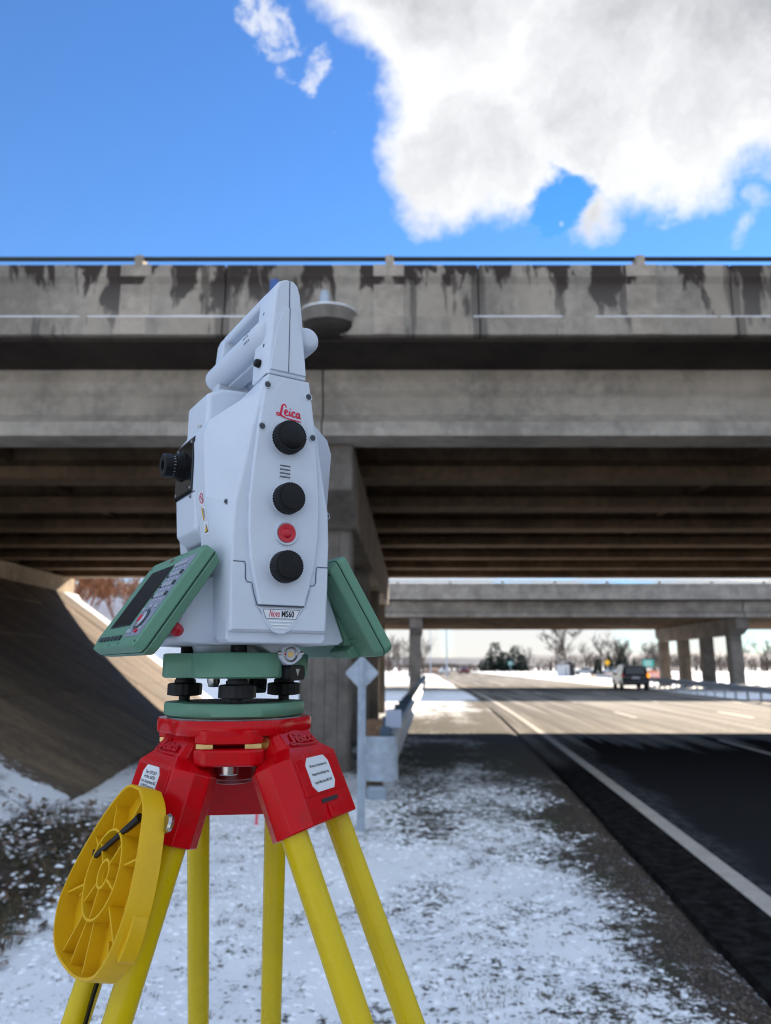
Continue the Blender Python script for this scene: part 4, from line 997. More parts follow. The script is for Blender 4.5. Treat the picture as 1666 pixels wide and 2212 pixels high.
            def key(a, sd, w, h, mtl=KEY, name='key'):
                MB().loft([[P(a + x, sd + y, hh) for x, y in ((-w, -h), (w, -h), (w, h), (-w, h))] for hh in (.3, 2.0)]).obj(name, mtl, root, bevel=.0005, seg=1, smooth=0)
            for r_, sd in enumerate((18.5, 30.5, 42, 53.5)):
                for k in range(6):
                    a = 43.6 + k * 7.9
                    if r_ == 0 and k == 5: continue
                    key(a, sd, 2.3, 2.1, KEY_D if r_ and k in (0, 5) else KEY)
                    if not (r_ and k in (0, 5)): MB().box(-.0011, .0011, -.0005, .0005, 0, .0001, Matrix.Translation(P(a, sd + 4.2, .55)) @ Matrix((( *(P(1, 0, 0) - P(0, 0, 0)).normalized(), 0), ( *(P(0, 1, 0) - P(0, 0, 0)).normalized(), 0), ( *(P(0, 0, 1) - P(0, 0, 0)).normalized(), 0), (0, 0, 0, 1))).transposed()).obj('key_legend', LABEL, root, smooth=0)
            # cursor ring and big keys
            def disc(a, sd, r, h, mtl, name, r2=None, w_=1.):
                q = [(math.cos(2 * math.pi * i / 28), math.sin(2 * math.pi * i / 28)) for i in range(28)]
                MB().loft([[P(a + x * r * w_, sd + y * r, .3) for x, y in q], [P(a + x * r * w_, sd + y * r, h * .8) for x, y in q], [P(a + x * r * .85 * w_, sd + y * r * .85, h) for x, y in q]]).obj(name, mtl, root, smooth=40)
            disc(64, 79, 10.6, 1.6, KEY_D, 'cursor_ring', w_=1.25); disc(64, 79, 7.8, 2.6, mat('silver_key', (.62, .62, .66), .22, .6), 'cursor_key', w_=1.2); disc(64, 79, 3.6, 3.4, PINK, 'centre_key', w_=1.3)
            for a, sd, m_ in ((46, 68, KEY), (81, 66.5, KEY), (46.5, 90.5, KEY), (82, 89, KEY), (64, 65.5, KEY), (73, 90.8, PINK), (55, 91, KEY)): key(a, sd, 3.2, 1.9, m_)
            for k in range(6): key(-47 + k * 14.8, 96.3, 4.6, 2.3, KEY_D); key(-47 + k * 14.8, 96.3, 2.4, 1.5, KEY, 'key_cap') if False else None
            for a, sd in ((91, 4), (-66, 8), (30, 4), (36, 102), (91, 101), (2, 103)):
                MB().lathe([(-.0004, .0011), (.0002, .0011)], P(a, sd, 0), (P(0, 0, 1) - P(0, 0, 0)), 10).obj('case_screw', GROOVE_G, root, smooth=0)
            script_mb(lambda x, y, k: P(5 + x * 6.0, 8.4 - y * 5.0, .55 + .02 * k)).obj('logo', mat('dull_red_print', (.18, .03, .02), .6), root, smooth=0, recalc=False)
            # red release catch under the front corner
            MB().lathe([(-.012, .0058), (0, .0056), (.002, .0045), (.0028, .002), (.003, .0001)], L(70, 85, 79), (.85, -.45, .1), 22).obj('release_catch', RED_B, root, smooth=50)
        else:
            MB().lathe([(-.001, .0014), (.0003, .0014)], P(86, 10, -20.4), (P(0, 0, -1) - P(0, 0, 0)), 12).obj('case_screw', INK, root, smooth=0)
            for a in (80, 36, -8): MB().box(-.0030, .0030, -.0007, .0007, -.001, .0004, Matrix.Translation(P(a, 105.2, -12.5))).obj('case_notch', GROOVE_G, root, smooth=0)
            # moulded hook ribs and a rail on the back shell
            MB().loft([[P(a, sd, h) for sd, h in ((80, -20), (84, -20), (84, -22.2), (80, -22.2))] for a in (70, 40)]).obj('back_rail', GREEN_D, root, bevel=.0006)
            for a in (56, 44):
                MB().loft([[P(a + w, sd, h) for sd, h in ((74, -20), (90, -20), (82, -29))] for w in (-1.5, 1.5)]).obj('back_rib', GREEN_D, root, bevel=.0005)
            MB().loft([[P(a, sd, h) for sd, h in ((86, -20), (101, -20), (97, -30), (88, -31))] for a in (62, 22)]).obj('back_clip', GREEN_D, root, bevel=.0015)
    keyboard(1, True); keyboard(-1, False)
    MB().lathe([(0, .0035), (.004, .0035), (.005, .002)], L(82, -75, 108), (0, 1, .2), 14).obj('bracket_screw', BLACK, root)
build_station()

# ------------------------------------------------------------------ verge furniture
def build_sign():
    root = thing('road_sign', 'small diamond road sign seen from behind on a perforated steel post', 'sign', (-.245, 7.87, 0))
    prof = [(-.040, .012), (-.040, .004), (-.018, .004), (-.014, -.024), (.014, -.024), (.018, .004), (.040, .004), (.040, .012), (.022, .010), (.017, -.016), (-.017, -.016), (-.022, .010)]
    o = MB().loft([[(x, y, -.3) for x, y in prof], [(x, y, 1.66) for x, y in prof]]).obj('post', GALV_F, root, smooth=0)
    mb = MB()
    for k in range(58):
        z = .15 + k * .0254; mb.lathe([(0, .005), (.001, .005)], (0, -.0245, z), (0, -1, 0), 8)
    stuff(mb.obj('punched_hole', mat('hole_dark', (.10, .12, .15), .8), root, smooth=0))
    h = .180; q = rounded_poly([(0, -h), (h, 0), (0, h), (-h, 0)], .03, 4)
    MB().loft([[(x, .013, 1.535 + z) for x, z in q], [(x, .0165, 1.535 + z) for x, z in q]]).obj('sign_panel', GALV_F, root, bevel=.001, smooth=0)
    for z in (1.44, 1.62): MB().lathe([(0, .009), (.006, .009), (.008, .006)], (0, -.017, z), (0, -1, 0), 6).obj('bolt', STEEL, root, smooth=0)
build_sign()
# beam section of a guardrail: (sideways, height)
WB = [(-.005, .155), (-.03, .150), (-.075, .115), (-.08, .085), (-.04, .045), (-.012, .02), (-.012, -.02), (-.04, -.045), (-.08, -.085), (-.075, -.115), (-.03, -.15), (-.005, -.155)]
def build_rail(name, label, path, post_s, side, zc, wood, group, ks=1.):
    """path: list of (x, y) along the beam; side: +1 when the beam faces +x"""
    pts = [Vector((x, y)) for x, y in path]; acc = [0]
    for a, b in zip(pts, pts[1:]): acc.append(acc[-1] + (b - a).length)
    def at(s):
        for i in range(len(pts) - 1):
            if s <= acc[i + 1] or i == len(pts) - 2:
                t = (s - acc[i]) / (acc[i + 1] - acc[i]); p = pts[i].lerp(pts[i + 1], t); d = (pts[i + 1] - pts[i]).normalized(); return p, d
    root = thing(name, label, 'guardrail', (pts[0].x, pts[0].y, 0), group)
    o = Vector((pts[0].x, pts[0].y))
    n = int(acc[-1] / 1.9) + 2; wb = [(y, z * ks) for y, z in WB]; prof = wb + [(y - .005, z) for y, z in reversed(wb)]
    # the beam as lapped 7.6 m lengths
    ln = 7.62; k = 0; s0 = 0.
    while s0 < acc[-1] - .5:
        s1 = min(s0 + ln + .3, acc[-1]); m = 5; rg = []
        for j in range(m):
            p, d = at(s0 + (s1 - s0) * j / (m - 1)); nn = Vector((d.y, -d.x)) * side; p = p - o
            rg.append([(p.x - nn.x * (y + .002 * (k % 2)), p.y - nn.y * (y + .002 * (k % 2)), zc + z) for y, z in prof])
        MB().loft(rg).obj('beam', GALV, root, smooth=40); s0 += ln; k += 1
    s = 0.; pm = bm = None
    while s < acc[-1]:
        p, d = at(s); nn = Vector((d.y, -d.x)) * side; q = p - o
        M = Matrix(((d.x, nn.x, 0, q.x), (d.y, nn.y, 0, q.y), (0, 0, 1, 0), (0, 0, 0, 1)))
        hw = .09 if wood else .05
        if pm is None:
            a = MB().box(-hw, hw, -.30, -.12 if wood else -.22, -.6, zc + .17); pm = a.mesh('post', WOOD if wood else GALV_F, 0)
            b = MB().box(-hw * .95, hw * .95, -.118 if wood else -.218, .004, zc - .17, zc + .19 * ks + (.03 if ks > 1 else 0)); bm = b.mesh('block', WOOD if wood else mat('blue_grey_block', (.06, .10, .14), .6), 0)
        for nm, me in (('post', pm), ('offset_block', bm)):
            ob = bpy.data.objects.new(nm, me); COL.objects.link(ob); ob.parent = root; ob.matrix_local = M
        s += post_s
    return root
RX = lambda y: .07 + .062 * (y - 10.2)
left = build_rail('guardrail', 'galvanised guardrail running away beside the left piers, ending at a timber post', [(RX(y), y) for y in (9.9, 16, 24, 34, 46, 58, 70)], 1.905, 1, .54, False, None, 1.45)
def rail_end():
    # curved sheet wrapped round the last timber post, and the post itself: parts of the left guardrail
    o = left.location
    n = 26; outer = []
    for i in range(n):
        a = R(-195 + 250 * i / (n - 1)); outer.append((-.075 + .235 * math.cos(a) * (1.0), 9.92 + .19 * math.sin(a)))
    rg = []
    for z, sp in ((.20, 1.04), (.30, 1.02), (.45, 1.0), (.60, .97), (.735, .95)):
        rg.append([(x * sp - o.x, (y - 9.92) * sp + 9.92 - o.y, z) for x, y in outer] + [((x * .985) * sp - o.x, (y - 9.92) * .98 * sp + 9.92 - o.y, z) for x, y in reversed(outer)])
    MB().loft(rg).obj('end_wrap', GALV_F, left, smooth=50)
    MB().box(-.245 - o.x, -.035 - o.x, 9.86 - o.y, 10.06 - o.y, -.4, .93).obj('end_post', WOOD, left, bevel=.006, smooth=0)
    MB().box(.0 - o.x, .22 - o.x, 10.5 - o.y, 10.56 - o.y, .78, 1.02).obj('reflector_plate', mat('blue_white_plate', (.45, .50, .62), .5), left, bevel=.008, smooth=0)
    MB().loft([[(-.24 + x - o.x, 9.70 + y - o.y, z) for x, y in ((0, 0), (.26, 0), (.26, .2), (0, .2))] for z in (-.05, .14)]).obj('base_collar', mat('grey_plastic', (.30, .36, .42), .6), left, bevel=.05, seg=3)
rail_end()
right = build_rail('guardrail', 'low guardrail crossing in front of the far right row of columns', [(15.2, 24), (16.9, 34), (18.7, 46), (20.6, 58), (22.6, 72), (25, 90)], 1.905, -1, .60, False, None)
# pink marker stake in the snow behind the tripod
s = MB().box(-.014, .014, -.008, .008, -.2, .62, Matrix.Translation((-1.335, 8.15, 0)) @ Matrix.Rotation(R(1.5), 4, 'Y')).obj('survey_stake', STAKE, bevel=.003, smooth=0)
tag(s, 'thin pink marker stake standing in the snow between the tripod legs', 'stake')

# ------------------------------------------------------------------ vehicles
PAINT_D = mat('dark_car_paint', (.015, .017, .022), .25, .3, coat=.6)
PAINT_S = mat('silver_car_paint', (.45, .46, .48), .3, .5, coat=.4)
PAINT_R = mat('maroon_car_paint', (.16, .02, .02), .3, coat=.4)
PAINT_W = mat('white_car_paint', (.7, .7, .7), .35, coat=.4)
GLASS = mat('tinted_glass', (.015, .02, .025), .06, spec=.7)
TYRE = mat('tyre', (.012, .012, .012), .85); RIM = mat('alloy_rim', (.35, .35, .37), .35, .8)
LAMP_R = mat('red_lamp', (.45, .01, .01), .2)
def lit(name, c, st):
    m, w, b = principled(name); w.put(b.inputs['Base Color'], c); w.put(b.inputs['Emission Color'], c); b.inputs['Emission Strength'].default_value = st; return m
LAMP_A = lit('amber_signal_lit', (1.0, .26, .01), .75)
PLATE = mat('number_plate', (.55, .56, .6), .5)
def build_car(name, label, cat, loc, rz, paint, suv=True, signal=False, group=None):
    root = thing(name, label, cat, loc, group, rz)     # car heads to +y, rear at -y
    if suv: prof = [(-2.28, .42), (-2.32, .62), (-2.30, .98), (-2.24, 1.05), (-2.02, 1.62), (-1.7, 1.70), (.2, 1.72), (.55, 1.66), (1.15, 1.10), (2.05, .98), (2.28, .84), (2.33, .45), (2.2, .32), (-2.1, .32)]
    else: prof = [(-2.2, .40), (-2.25, .62), (-2.18, .92), (-1.75, .98), (-1.1, 1.38), (-.3, 1.44), (.4, 1.38), (1.1, .98), (1.95, .86), (2.2, .72), (2.24, .42), (2.1, .28), (-2.1, .28)]
    def hw(z): return .93 if z < 1.02 else .93 - .22 * (z - 1.02) / .7
    rg = []
    for s in (-1, -.9, .9, 1):
        rg.append([(s * hw(z), y * (1 if abs(s) < 1 else .985), z if abs(s) < 1 else z * .985 + .01) for y, z in prof])
    MB().loft(rg).obj('body', paint, root, bevel=.03, seg=2, smooth=40)
    # wheel arches are read from dark wheels standing proud of the flank
    for sx in (-1, 1):
        for y in (-1.38, 1.42):
            w = MB().lathe([(0, .30), (.02, .345), (.20, .345), (.22, .30)], (sx * .74, y, .345), (sx, 0, 0), 28).obj('wheel', TYRE, root)
            MB().lathe([(.205, .22), (.225, .20), (.215, .05), (.215, .001)], (sx * .74, y, .345), (sx, 0, 0), 20).obj('rim', RIM, w)
    if suv:
        q = [(-.66, -2.215, 1.10), (.66, -2.215, 1.10), (.54, -2.055, 1.55), (-.54, -2.055, 1.55)]
        MB().loft([[(x, y - .018, z) for x, y, z in q], [(x, y + .02, z) for x, y, z in q]]).obj('rear_window', GLASS, root, smooth=0)
        for sx in (-1, 1):
            for y0, y1, t0, t1 in ((-1.95, -1.05, -1.80, -1.0), (-.95, -.05, -.92, -.05), (.05, .98, .05, .62)):
                q = [(y0, 1.08), (y1, 1.08), (t1, 1.56), (t0, 1.56)]
                MB().loft([[(sx * (hw(z) + .004), y, z) for y, z in q], [(sx * (hw(z) - .03), y, z) for y, z in q]]).obj('side_window', GLASS, root, smooth=0)
            mt = LAMP_A if (signal and sx > 0) else LAMP_R
            MB().box(sx * .93 - .13, sx * .93 + .012 if sx > 0 else sx * .93 + .13, -2.335, -2.1, .86, 1.12).obj('tail_lamp', mt, root, bevel=.02) if sx > 0 else MB().box(-.942, -.80, -2.335, -2.1, .86, 1.12).obj('tail_lamp', mt, root, bevel=.02)
            MB().box(sx * .98 - .09, sx * .98 + .09, .85, .97, 1.02, 1.18).obj('wing_mirror', paint, root, bevel=.03)
        MB().box(-.26, .26, -2.345, -2.30, .78, .91).obj('number_plate', PLATE, root, smooth=0)
        MB().box(-.92, .92, -2.39, -2.2, .42, .62).obj('rear_bumper', mat('grey_bumper', (.05, .05, .055), .5), root, bevel=.04)
        q = [(-.60, 1.13, 1.13), (.60, 1.13, 1.13), (.55, .60, 1.62), (-.55, .60, 1.62)]
        MB().loft([[(x, y + .02, z + .02) for x, y, z in q], [(x, y - .02, z - .02) for x, y, z in q]]).obj('windscreen', GLASS, root, smooth=0)
        for sx in (-.6, .6): MB().tube([(sx, -1.75, 1.76), (sx, .2, 1.78)], .02, 6).obj('roof_rail', RIM, root)
    else:
        for sx in (-1, 1):
            q = [(-1.45, 1.0), (.95, 1.0), (.35, 1.33), (-1.0, 1.33)]
            MB().loft([[(sx * (hw(z) + .004), y, z) for y, z in q], [(sx * (hw(z) - .03), y, z) for y, z in q]]).obj('side_window', GLASS, root, smooth=0)
        q = [(-.62, -1.70, 1.02), (.62, -1.70, 1.02), (.56, -1.14, 1.36), (-.56, -1.14, 1.36)]
        MB().loft([[(x, y - .02, z + .015) for x, y, z in q], [(x, y + .02, z - .015) for x, y, z in q]]).obj('rear_window', GLASS, root, smooth=0)
    return root
build_car('suv', 'dark sport utility vehicle driving away with its amber turn signal lit', 'car', (17.9, 55.6, 0), R(-8), PAINT_D, True, True)
build_car('car', 'small dark red car far down the road where it bends left', 'car', (17.3, 168, 0), R(3), PAINT_R, False)
build_car('car', 'silver car parked far off to the right of the dark shed', 'car', (39.5, 150, 0), R(70), PAINT_S, False)
build_car('car', 'pale car parked beside the evergreens, right of the silver car', 'car', (44.6, 150, 0), R(80), PAINT_W, False)
build_car('car', 'distant white car on the left carriageway near the light poles', 'car', (12.4, 160, 0), R(5), PAINT_W, False)

# ------------------------------------------------------------------ trees, far buildings, signs
BARK = mat('bark', (.085, .062, .05), .9, var=.3, vscale=3)
TWIG = mat('twigs', (.055, .04, .036), .9, var=.3, vscale=2)
TWIG_R = mat('red_brown_twigs', (.22, .085, .035), .9, var=.35, vscale=2)
NEEDLE = mat('needles', (.022, .042, .026), .8, var=.45, vscale=1.2)
PINE = mat('dark_needles', (.016, .032, .022), .85, var=.45, vscale=.8)
def tree_meshes(seed, h, spread, twigs, depth=4, bushy=False):
    rnd = random.Random(seed); tr = MB(); br = MB()
    def grow(p, d, l, r, lev, mbx):
        n = 3; path = [p]; rad = [r]; q = p
        for i in range(n):
            d = (d + Vector((rnd.uniform(-1, 1), rnd.uniform(-1, 1), rnd.uniform(-.2, .5))) * .16).normalized()
            q = q + d * l / n; path.append(q); rad.append(max(.026, r * (1 - .6 * (i + 1) / n)))
        mbx.tube(path, rad, 5 if lev < 2 else 3)
        if lev >= depth: return
        k = rnd.randint(4, 6) if lev else rnd.randint(8, 11)
        for i in range(k):
            t = rnd.uniform(.3, 1.) if lev else rnd.uniform(.28, 1.)
            j = min(n - 1, int(t * n)); b = path[j].lerp(path[j + 1], t * n - j) if t < 1 else path[-1]
            az = rnd.uniform(0, 2 * math.pi); out = Vector((math.cos(az), math.sin(az), rnd.uniform(.2, 1.0)))
            dd = (d * .7 + out * spread).normalized()
            grow(b, dd, l * rnd.uniform(.42, .66), rad[j] * .55, lev + 1, br)
    if bushy:
        for i in range(9):
            az = rnd.uniform(0, 6.28); grow(Vector((math.cos(az) * .25, math.sin(az) * .25, 0)), Vector((math.cos(az) * .6, math.sin(az) * .6, 1)).normalized(), h * .7, .03, 1, br)
        tr.tube([(0, 0, -.2), (0, 0, .3)], .06, 6)
    else: grow(Vector((0, 0, -.2)), Vector((0, 0, 1)), h * .62, h * .022, 0, tr)
    return tr.mesh('trunk', BARK, 60), br.mesh('branches', twigs, 0, recalc=False)
def conifer_meshes(seed, h, w, m, lumps=False):
    rnd = random.Random(seed); tr = MB().tube([(0, 0, -.2), (0, 0, h * .5), (0, 0, h * .96)], [h * .02, h * .014, .01], 6); fo = MB()
    n = int(260 if not lumps else 420)
    for i in range(n):
        t = rnd.random() ** 1.25; z = h * (.06 + .93 * t); az = rnd.uniform(0, 6.283)
        if lumps: r = w * (.45 + .55 * math.sin(math.pi * min(1, t * 1.1 + .12))) * rnd.uniform(.2, 1.05)
        else: r = w * (1 - t) ** .85 * rnd.uniform(.35, 1.08)
        s = (.35 + .5 * (1 - t)) * h / 9; c = Vector((math.cos(az) * r, math.sin(az) * r, z)); e = Vector((math.cos(az), math.sin(az), -.35)).normalized(); q = Vector((-math.sin(az), math.cos(az), rnd.uniform(-.4, .4)))
        for k in range(2):
            qq = q if k else Vector((0, 0, 1)) + q * .3
            fo.add([c - e * s * .8, c + qq * s * .45, c + e * s * 1.1, c - qq * s * .45], [(0, 1, 2, 3)])
    return tr.mesh('trunk', BARK, 60), fo.mesh('foliage', m, 0, recalc=False)
def plant(name, label, cat, meshes, loc, rz=0., sc=1., group=None):
    root = thing(name, label, cat, loc, group, rz)
    for nm, me in zip(('trunk', meshes[1].name.split('.')[0]), meshes):
        o = bpy.data.objects.new(nm, me); COL.objects.link(o); o.parent = root
    root.scale = (sc, sc, sc); return root
BARE = [tree_meshes(11 + k, 9., .9, TWIG, 3) for k in range(4)]
BIG = tree_meshes(31, 12., 1.0, TWIG, 4)
plant('bare_tree', 'tallest leafless tree, spreading above the shed beyond the second overpass', 'tree', BIG, (36, 150, 0), 0, 1.0)
plant('bare_tree', 'small lone leafless tree between the pines and the tall bare tree', 'tree', BARE[0], (38, 200, 0), 1.2, .75)
plant('bare_tree', 'leafless tree above the pale parked car, right of the tallest one', 'tree', BARE[1], (42.5, 150, 0), 2.2, .95)
plant('bare_tree', 'leafless tree just left of the yellow warning sign', 'tree', BARE[2], (48, 155, 0), .4, .9)
plant('bare_tree', 'leafless tree behind the green highway sign', 'tree', BARE[3], (56, 158, 0), 4, .8)
for k, (x, y, sc_) in enumerate(((39.6, 165, .8), (45.5, 172, .85), (51.5, 165, .9), (53.4, 172, .8), (54.4, 150, .72), (58.5, 170, .85))):
    plant('bare_tree', ('hazy leafless tree behind the shed roof', 'hazy leafless tree between the two nearest evergreens', 'hazy leafless tree right above the small evergreen', 'hazy leafless tree a step right of the small evergreen', 'low leafless tree just left of the green highway sign', 'hazy leafless tree right beside the farthest column')[k], 'tree', BARE[(k + 1) % 4], (x, y, 0), k * 1.3, sc_)
CON = [conifer_meshes(3 + k, 6., 1.5, NEEDLE) for k in range(3)]
for (x, y, s, l) in ((41.2, 147, .62, 'short narrow evergreen behind the parked cars'), (44.4, 150, .78, 'dark evergreen just left of the yellow warning sign'), (47.0, 150, .98, 'tallest narrow evergreen, right of the yellow warning sign'), (50.0, 152, .6, 'small evergreen half hidden above the dark vehicle')):
    plant('evergreen_tree', l, 'tree', CON[int(x) % 3], (x, y, 0), x, s)
PN = [conifer_meshes(21 + k, 9., 3.4, PINE, True) for k in range(2)]
for (x, y, s, l) in ((35.8, 245, 1.05, 'tall dark pine at the left end of the distant pine clump'), (38.9, 247, .72, 'shorter rounded pine right behind the tall dark pine'), (42.3, 246, .95, 'broad dark pine at the right end of the distant clump'), (45.2, 250, .66, 'low dark pine at the far right of the distant clump'), (32.0, 250, .45, 'smallest dark pine, left of the distant clump')):
    plant('pine_tree', l, 'tree', PN[int(y) % 2], (x, y, 0), x, s)
# leafless wood at the right, behind the far columns, and at the left of the near pier
gi = 0
WOODL = [o + ' leafless tree from the left in the row behind the far right columns' for o in 'first second third fourth fifth sixth seventh eighth ninth tenth eleventh twelfth thirteenth fourteenth fifteenth'.split()]
WOODL += [o + ' leafless tree from the near pier, standing left of the far column' for o in ('first', 'second', 'third', 'fourth')]
for (x, y) in [(58 + k * 3.3 + random.uniform(-.9, .9), 122 + random.uniform(-9, 10)) for k in range(15)]:
    plant('bare_tree', WOODL[gi], 'tree', BARE[gi % 4], (x, y, 0), gi * 1.7, random.uniform(.62, .85), 'leafless trees behind the far right columns'); gi += 1
for (x, y) in [(.6 + k * 1.75 + random.uniform(-.5, .5), 118 + random.uniform(-8, 8)) for k in range(4)]:
    plant('bare_tree', WOODL[gi], 'tree', BARE[gi % 4], (x, y, 0), gi * 1.7, random.uniform(.55, .8), 'leafless trees left of the far pier'); gi += 1
# far wood, one mass
mb = MB(); rnd = random.Random(5)
for k in range(2200):
    u = rnd.random(); x = -220 + 520 * u; y = 262 + 40 * rnd.random()
    h = 4.2 + 2.6 * mnoise.noise((x * .03, 0, 0)) + rnd.uniform(0, 1.8)
    if 2 < x < 58: h *= .45
    mb.tube([(x, y, -.2), (x + rnd.uniform(-.4, .4), y, h * .6), (x + rnd.uniform(-1, 1), y, h)], [.22, .13, .03], 3)
    for j in range(4):
        z0 = h * rnd.uniform(.3, .8); mb.tube([(x, y, z0), (x + rnd.uniform(-2, 2), y + rnd.uniform(-1, 1), z0 + h * rnd.uniform(.15, .4))], [.09, .02], 3)
o = stuff(mb.obj('far_wood', BARK, smooth=0, recalc=False)); tag(o, 'grey brown leafless wood along the far edge of the fields', 'wood')
for (x, y, rx, ry, h, l) in ((-60, 1100, 520, 160, 17, 0), (420, 1150, 560, 170, 21, 0)):
    mb = MB(); nx, ny = 40, 12; vs = []
    for j in range(ny + 1):
        for i in range(nx + 1):
            a, b = i / nx * 2 - 1, j / ny * 2 - 1
            z = h * max(0, (1 - a * a)) * max(0, 1 - b * b) * (1 + .25 * mnoise.noise((a * 6, b * 3, x))) - .5
            vs.append((x + a * rx, y + b * ry, z))
    mb.add(vs, [(j * (nx + 1) + i, j * (nx + 1) + i + 1, (j + 1) * (nx + 1) + i + 1, (j + 1) * (nx + 1) + i) for j in range(ny) for i in range(nx)])
    structure(mb.obj('hills', mat('wooded_hill', (.085, .10, .13), .9, var=.3, vscale=.02), smooth=60, recalc=False))
def build_shed():
    root = thing('shed', 'small pale shed with a dark open side on the snow beyond the road', 'shed', (33.0, 138, 0), None, R(14))
    wl = mat('pale_siding', (.55, .56, .58), .6); dk = mat('shed_interior', (.03, .03, .032), .8)
    MB().box(-1.3, .0, -1, 1.4, -.1, 1.95).obj('wall', wl, root, smooth=0); MB().box(.0, 1.35, -.6, 1.4, -.1, 1.95).obj('open_bay', dk, root, smooth=0)
    MB().loft([[(x, y, z) for x, z in ((-1.5, 1.9), (0, 2.5), (1.55, 1.9), (1.55, 1.98), (0, 2.6), (-1.5, 1.98))] for y in (-1.15, 1.55)]).obj('roof', mat('shed_roof', (.12, .12, .13), .7), root, smooth=0)
    MB().box(-.9, -.35, -1.03, -1.0, 0, 1.6).obj('door', mat('shed_door', (.35, .36, .38), .6), root, smooth=0)
build_shed()
def far_sign(name, label, x, y, w, h, z, col, two=True, diamond=False, lines=True):
    root = thing(name, label, 'sign', (x, y, 0)); m = mat('sign_face', col, .45)
    if diamond:
        q = rounded_poly([(0, -h), (h, 0), (0, h), (-h, 0)], .08, 3); MB().loft([[(a, -.02, z + b) for a, b in q], [(a, .01, z + b) for a, b in q]]).obj('sign_panel', m, root, smooth=0)
    else:
        MB().box(-w / 2, w / 2, -.02, .01, z - h / 2, z + h / 2).obj('sign_panel', m, root, bevel=.004, smooth=0)
        if lines:
            for k in (-1, 1): MB().box(-w * .36, w * .30, -.024, -.0205, z + k * h * .2 - .05, z + k * h * .2 + .06).obj('sign_line', LABEL, root, smooth=0)
    for px in ((-w * .3, w * .3) if two else (0,)): MB().box(px - .05, px + .05, .012, .10, -.3, z + h * .5).obj('post', GALV_F, root, smooth=0)
far_sign('highway_sign', 'green highway sign on two posts, just left of the far right columns', 41.7, 120, 1.8, 1.1, 2.15, (.02, .30, .24))
far_sign('warning_sign', 'small yellow diamond warning sign between the two evergreens', 35.2, 120, .6, .52, 2.25, (.70, .38, .01), False, True)
far_sign('highway_sign', 'tiny teal highway sign on one post in front of the distant pines', 22.3, 135, .9, .8, 2.2, (.02, .25, .22), False)
def light_pole(label, x, y, h):
    root = thing('light_pole', label, 'light pole', (x, y, 0))
    MB().tube([(0, 0, -.3), (0, 0, h)], [.14, .07], 10).obj('mast', GALV_F, root)
    MB().tube([(0, 0, h - .1), (.5, 0, h + .35), (1.9, 0, h + .5)], [.05, .045, .04], 8).obj('arm', GALV_F, root)
    MB().loft([[(x_, y_, z_) for y_, z_ in ((-.15, h + .42), (.15, h + .42), (.1, h + .6), (-.1, h + .6))] for x_ in (1.8, 2.5)]).obj('lamp_head', GALV, root, bevel=.03)
light_pole('tall light pole standing left of the road beyond the second overpass', 9.1, 112, 10.5)
light_pole('thinner light pole farther off, left of the tall one', 9.4, 158, 10.5)
# bare soil bank and orange drums on the far right verge
def mound(name, label, cat, x, y, rx, ry, h, m):
    mb = MB(); n = 20; rg = []
    for k, t in enumerate((0, .3, .6, .85, .98)):
        rg.append([(x + rx * (1 - t) * math.cos(6.283 * i / n) * (1 + .15 * mnoise.noise((i * .7, k, x))), y + ry * (1 - t) * math.sin(6.283 * i / n), h * (1 - (1 - t) ** 2) * (1 + .2 * mnoise.noise((i * .9, k, y))) - .1) for i in range(n)])
    tag(mb.loft(rg).obj(name, m, smooth=60), label, cat)
SOIL = mat('bare_soil', (.34, .22, .15), .9, var=.3, vscale=.6, bump=.6, bscale=3, bdist=.1)
mound('soil_bank', 'long low bank of bare tan soil behind the dark vehicle', 'soil bank', 39.5, 122, 9, 3, .75, SOIL)
mound('soil_bank', 'small heap of reddish soil left of the far columns', 'soil bank', 37.2, 106, 2.6, 1.5, 1.2, mat('reddish_soil', (.50, .24, .15), .9, var=.3, vscale=1))
mound('soil_bank', 'pale brown mound far left beside the light poles', 'soil bank', 11.3, 175, 4.0, 3, 1.4, SOIL)
def drum(x, y, g, o):
    root = thing('traffic_drum', 'orange and white traffic drum, ' + o + ' from the left in its row', 'traffic drum', (x, y, 0), g)
    MB().lathe([(0, .30), (.05, .30), (.06, .28), (.95, .24), (1., .2)], (0, 0, 0), (0, 0, 1), 16).obj('barrel', mat('drum_orange', (.75, .16, .02), .5), root)
    for z in (.3, .62): MB().lathe([(z, .282 - .04 * z), (z + .14, .276 - .04 * z)], (0, 0, 0), (0, 0, 1), 16).obj('white_band', LABEL, root)
for k in range(4): drum(33.6 + k * 1.15, 99 + k * 1.4, 'traffic drums beside the soil heap', ('first', 'second', 'third', 'fourth')[k])
# red-brown shrubs on the snowy bank at the left, seen below the near deck
SH = [tree_meshes(51 + k, 3.4, 1.0, TWIG_R, 3, True) for k in range(2)]
for k, (x, y, s, l) in enumerate(((-21.0, 46.5, 1.1, 'leftmost red brown shrub on the snowy bank below the near deck'), (-18.6, 45.8, 1.25, 'largest red brown shrub on the snowy bank, left of the green keypad'), (-16.6, 46.4, .95, 'red brown shrub nearest the green keypad on the snowy bank'))):
    plant('shrub', l, 'shrub', SH[k % 2], (x, y, ground_z(x, y) - .05), k * 2.1, s)

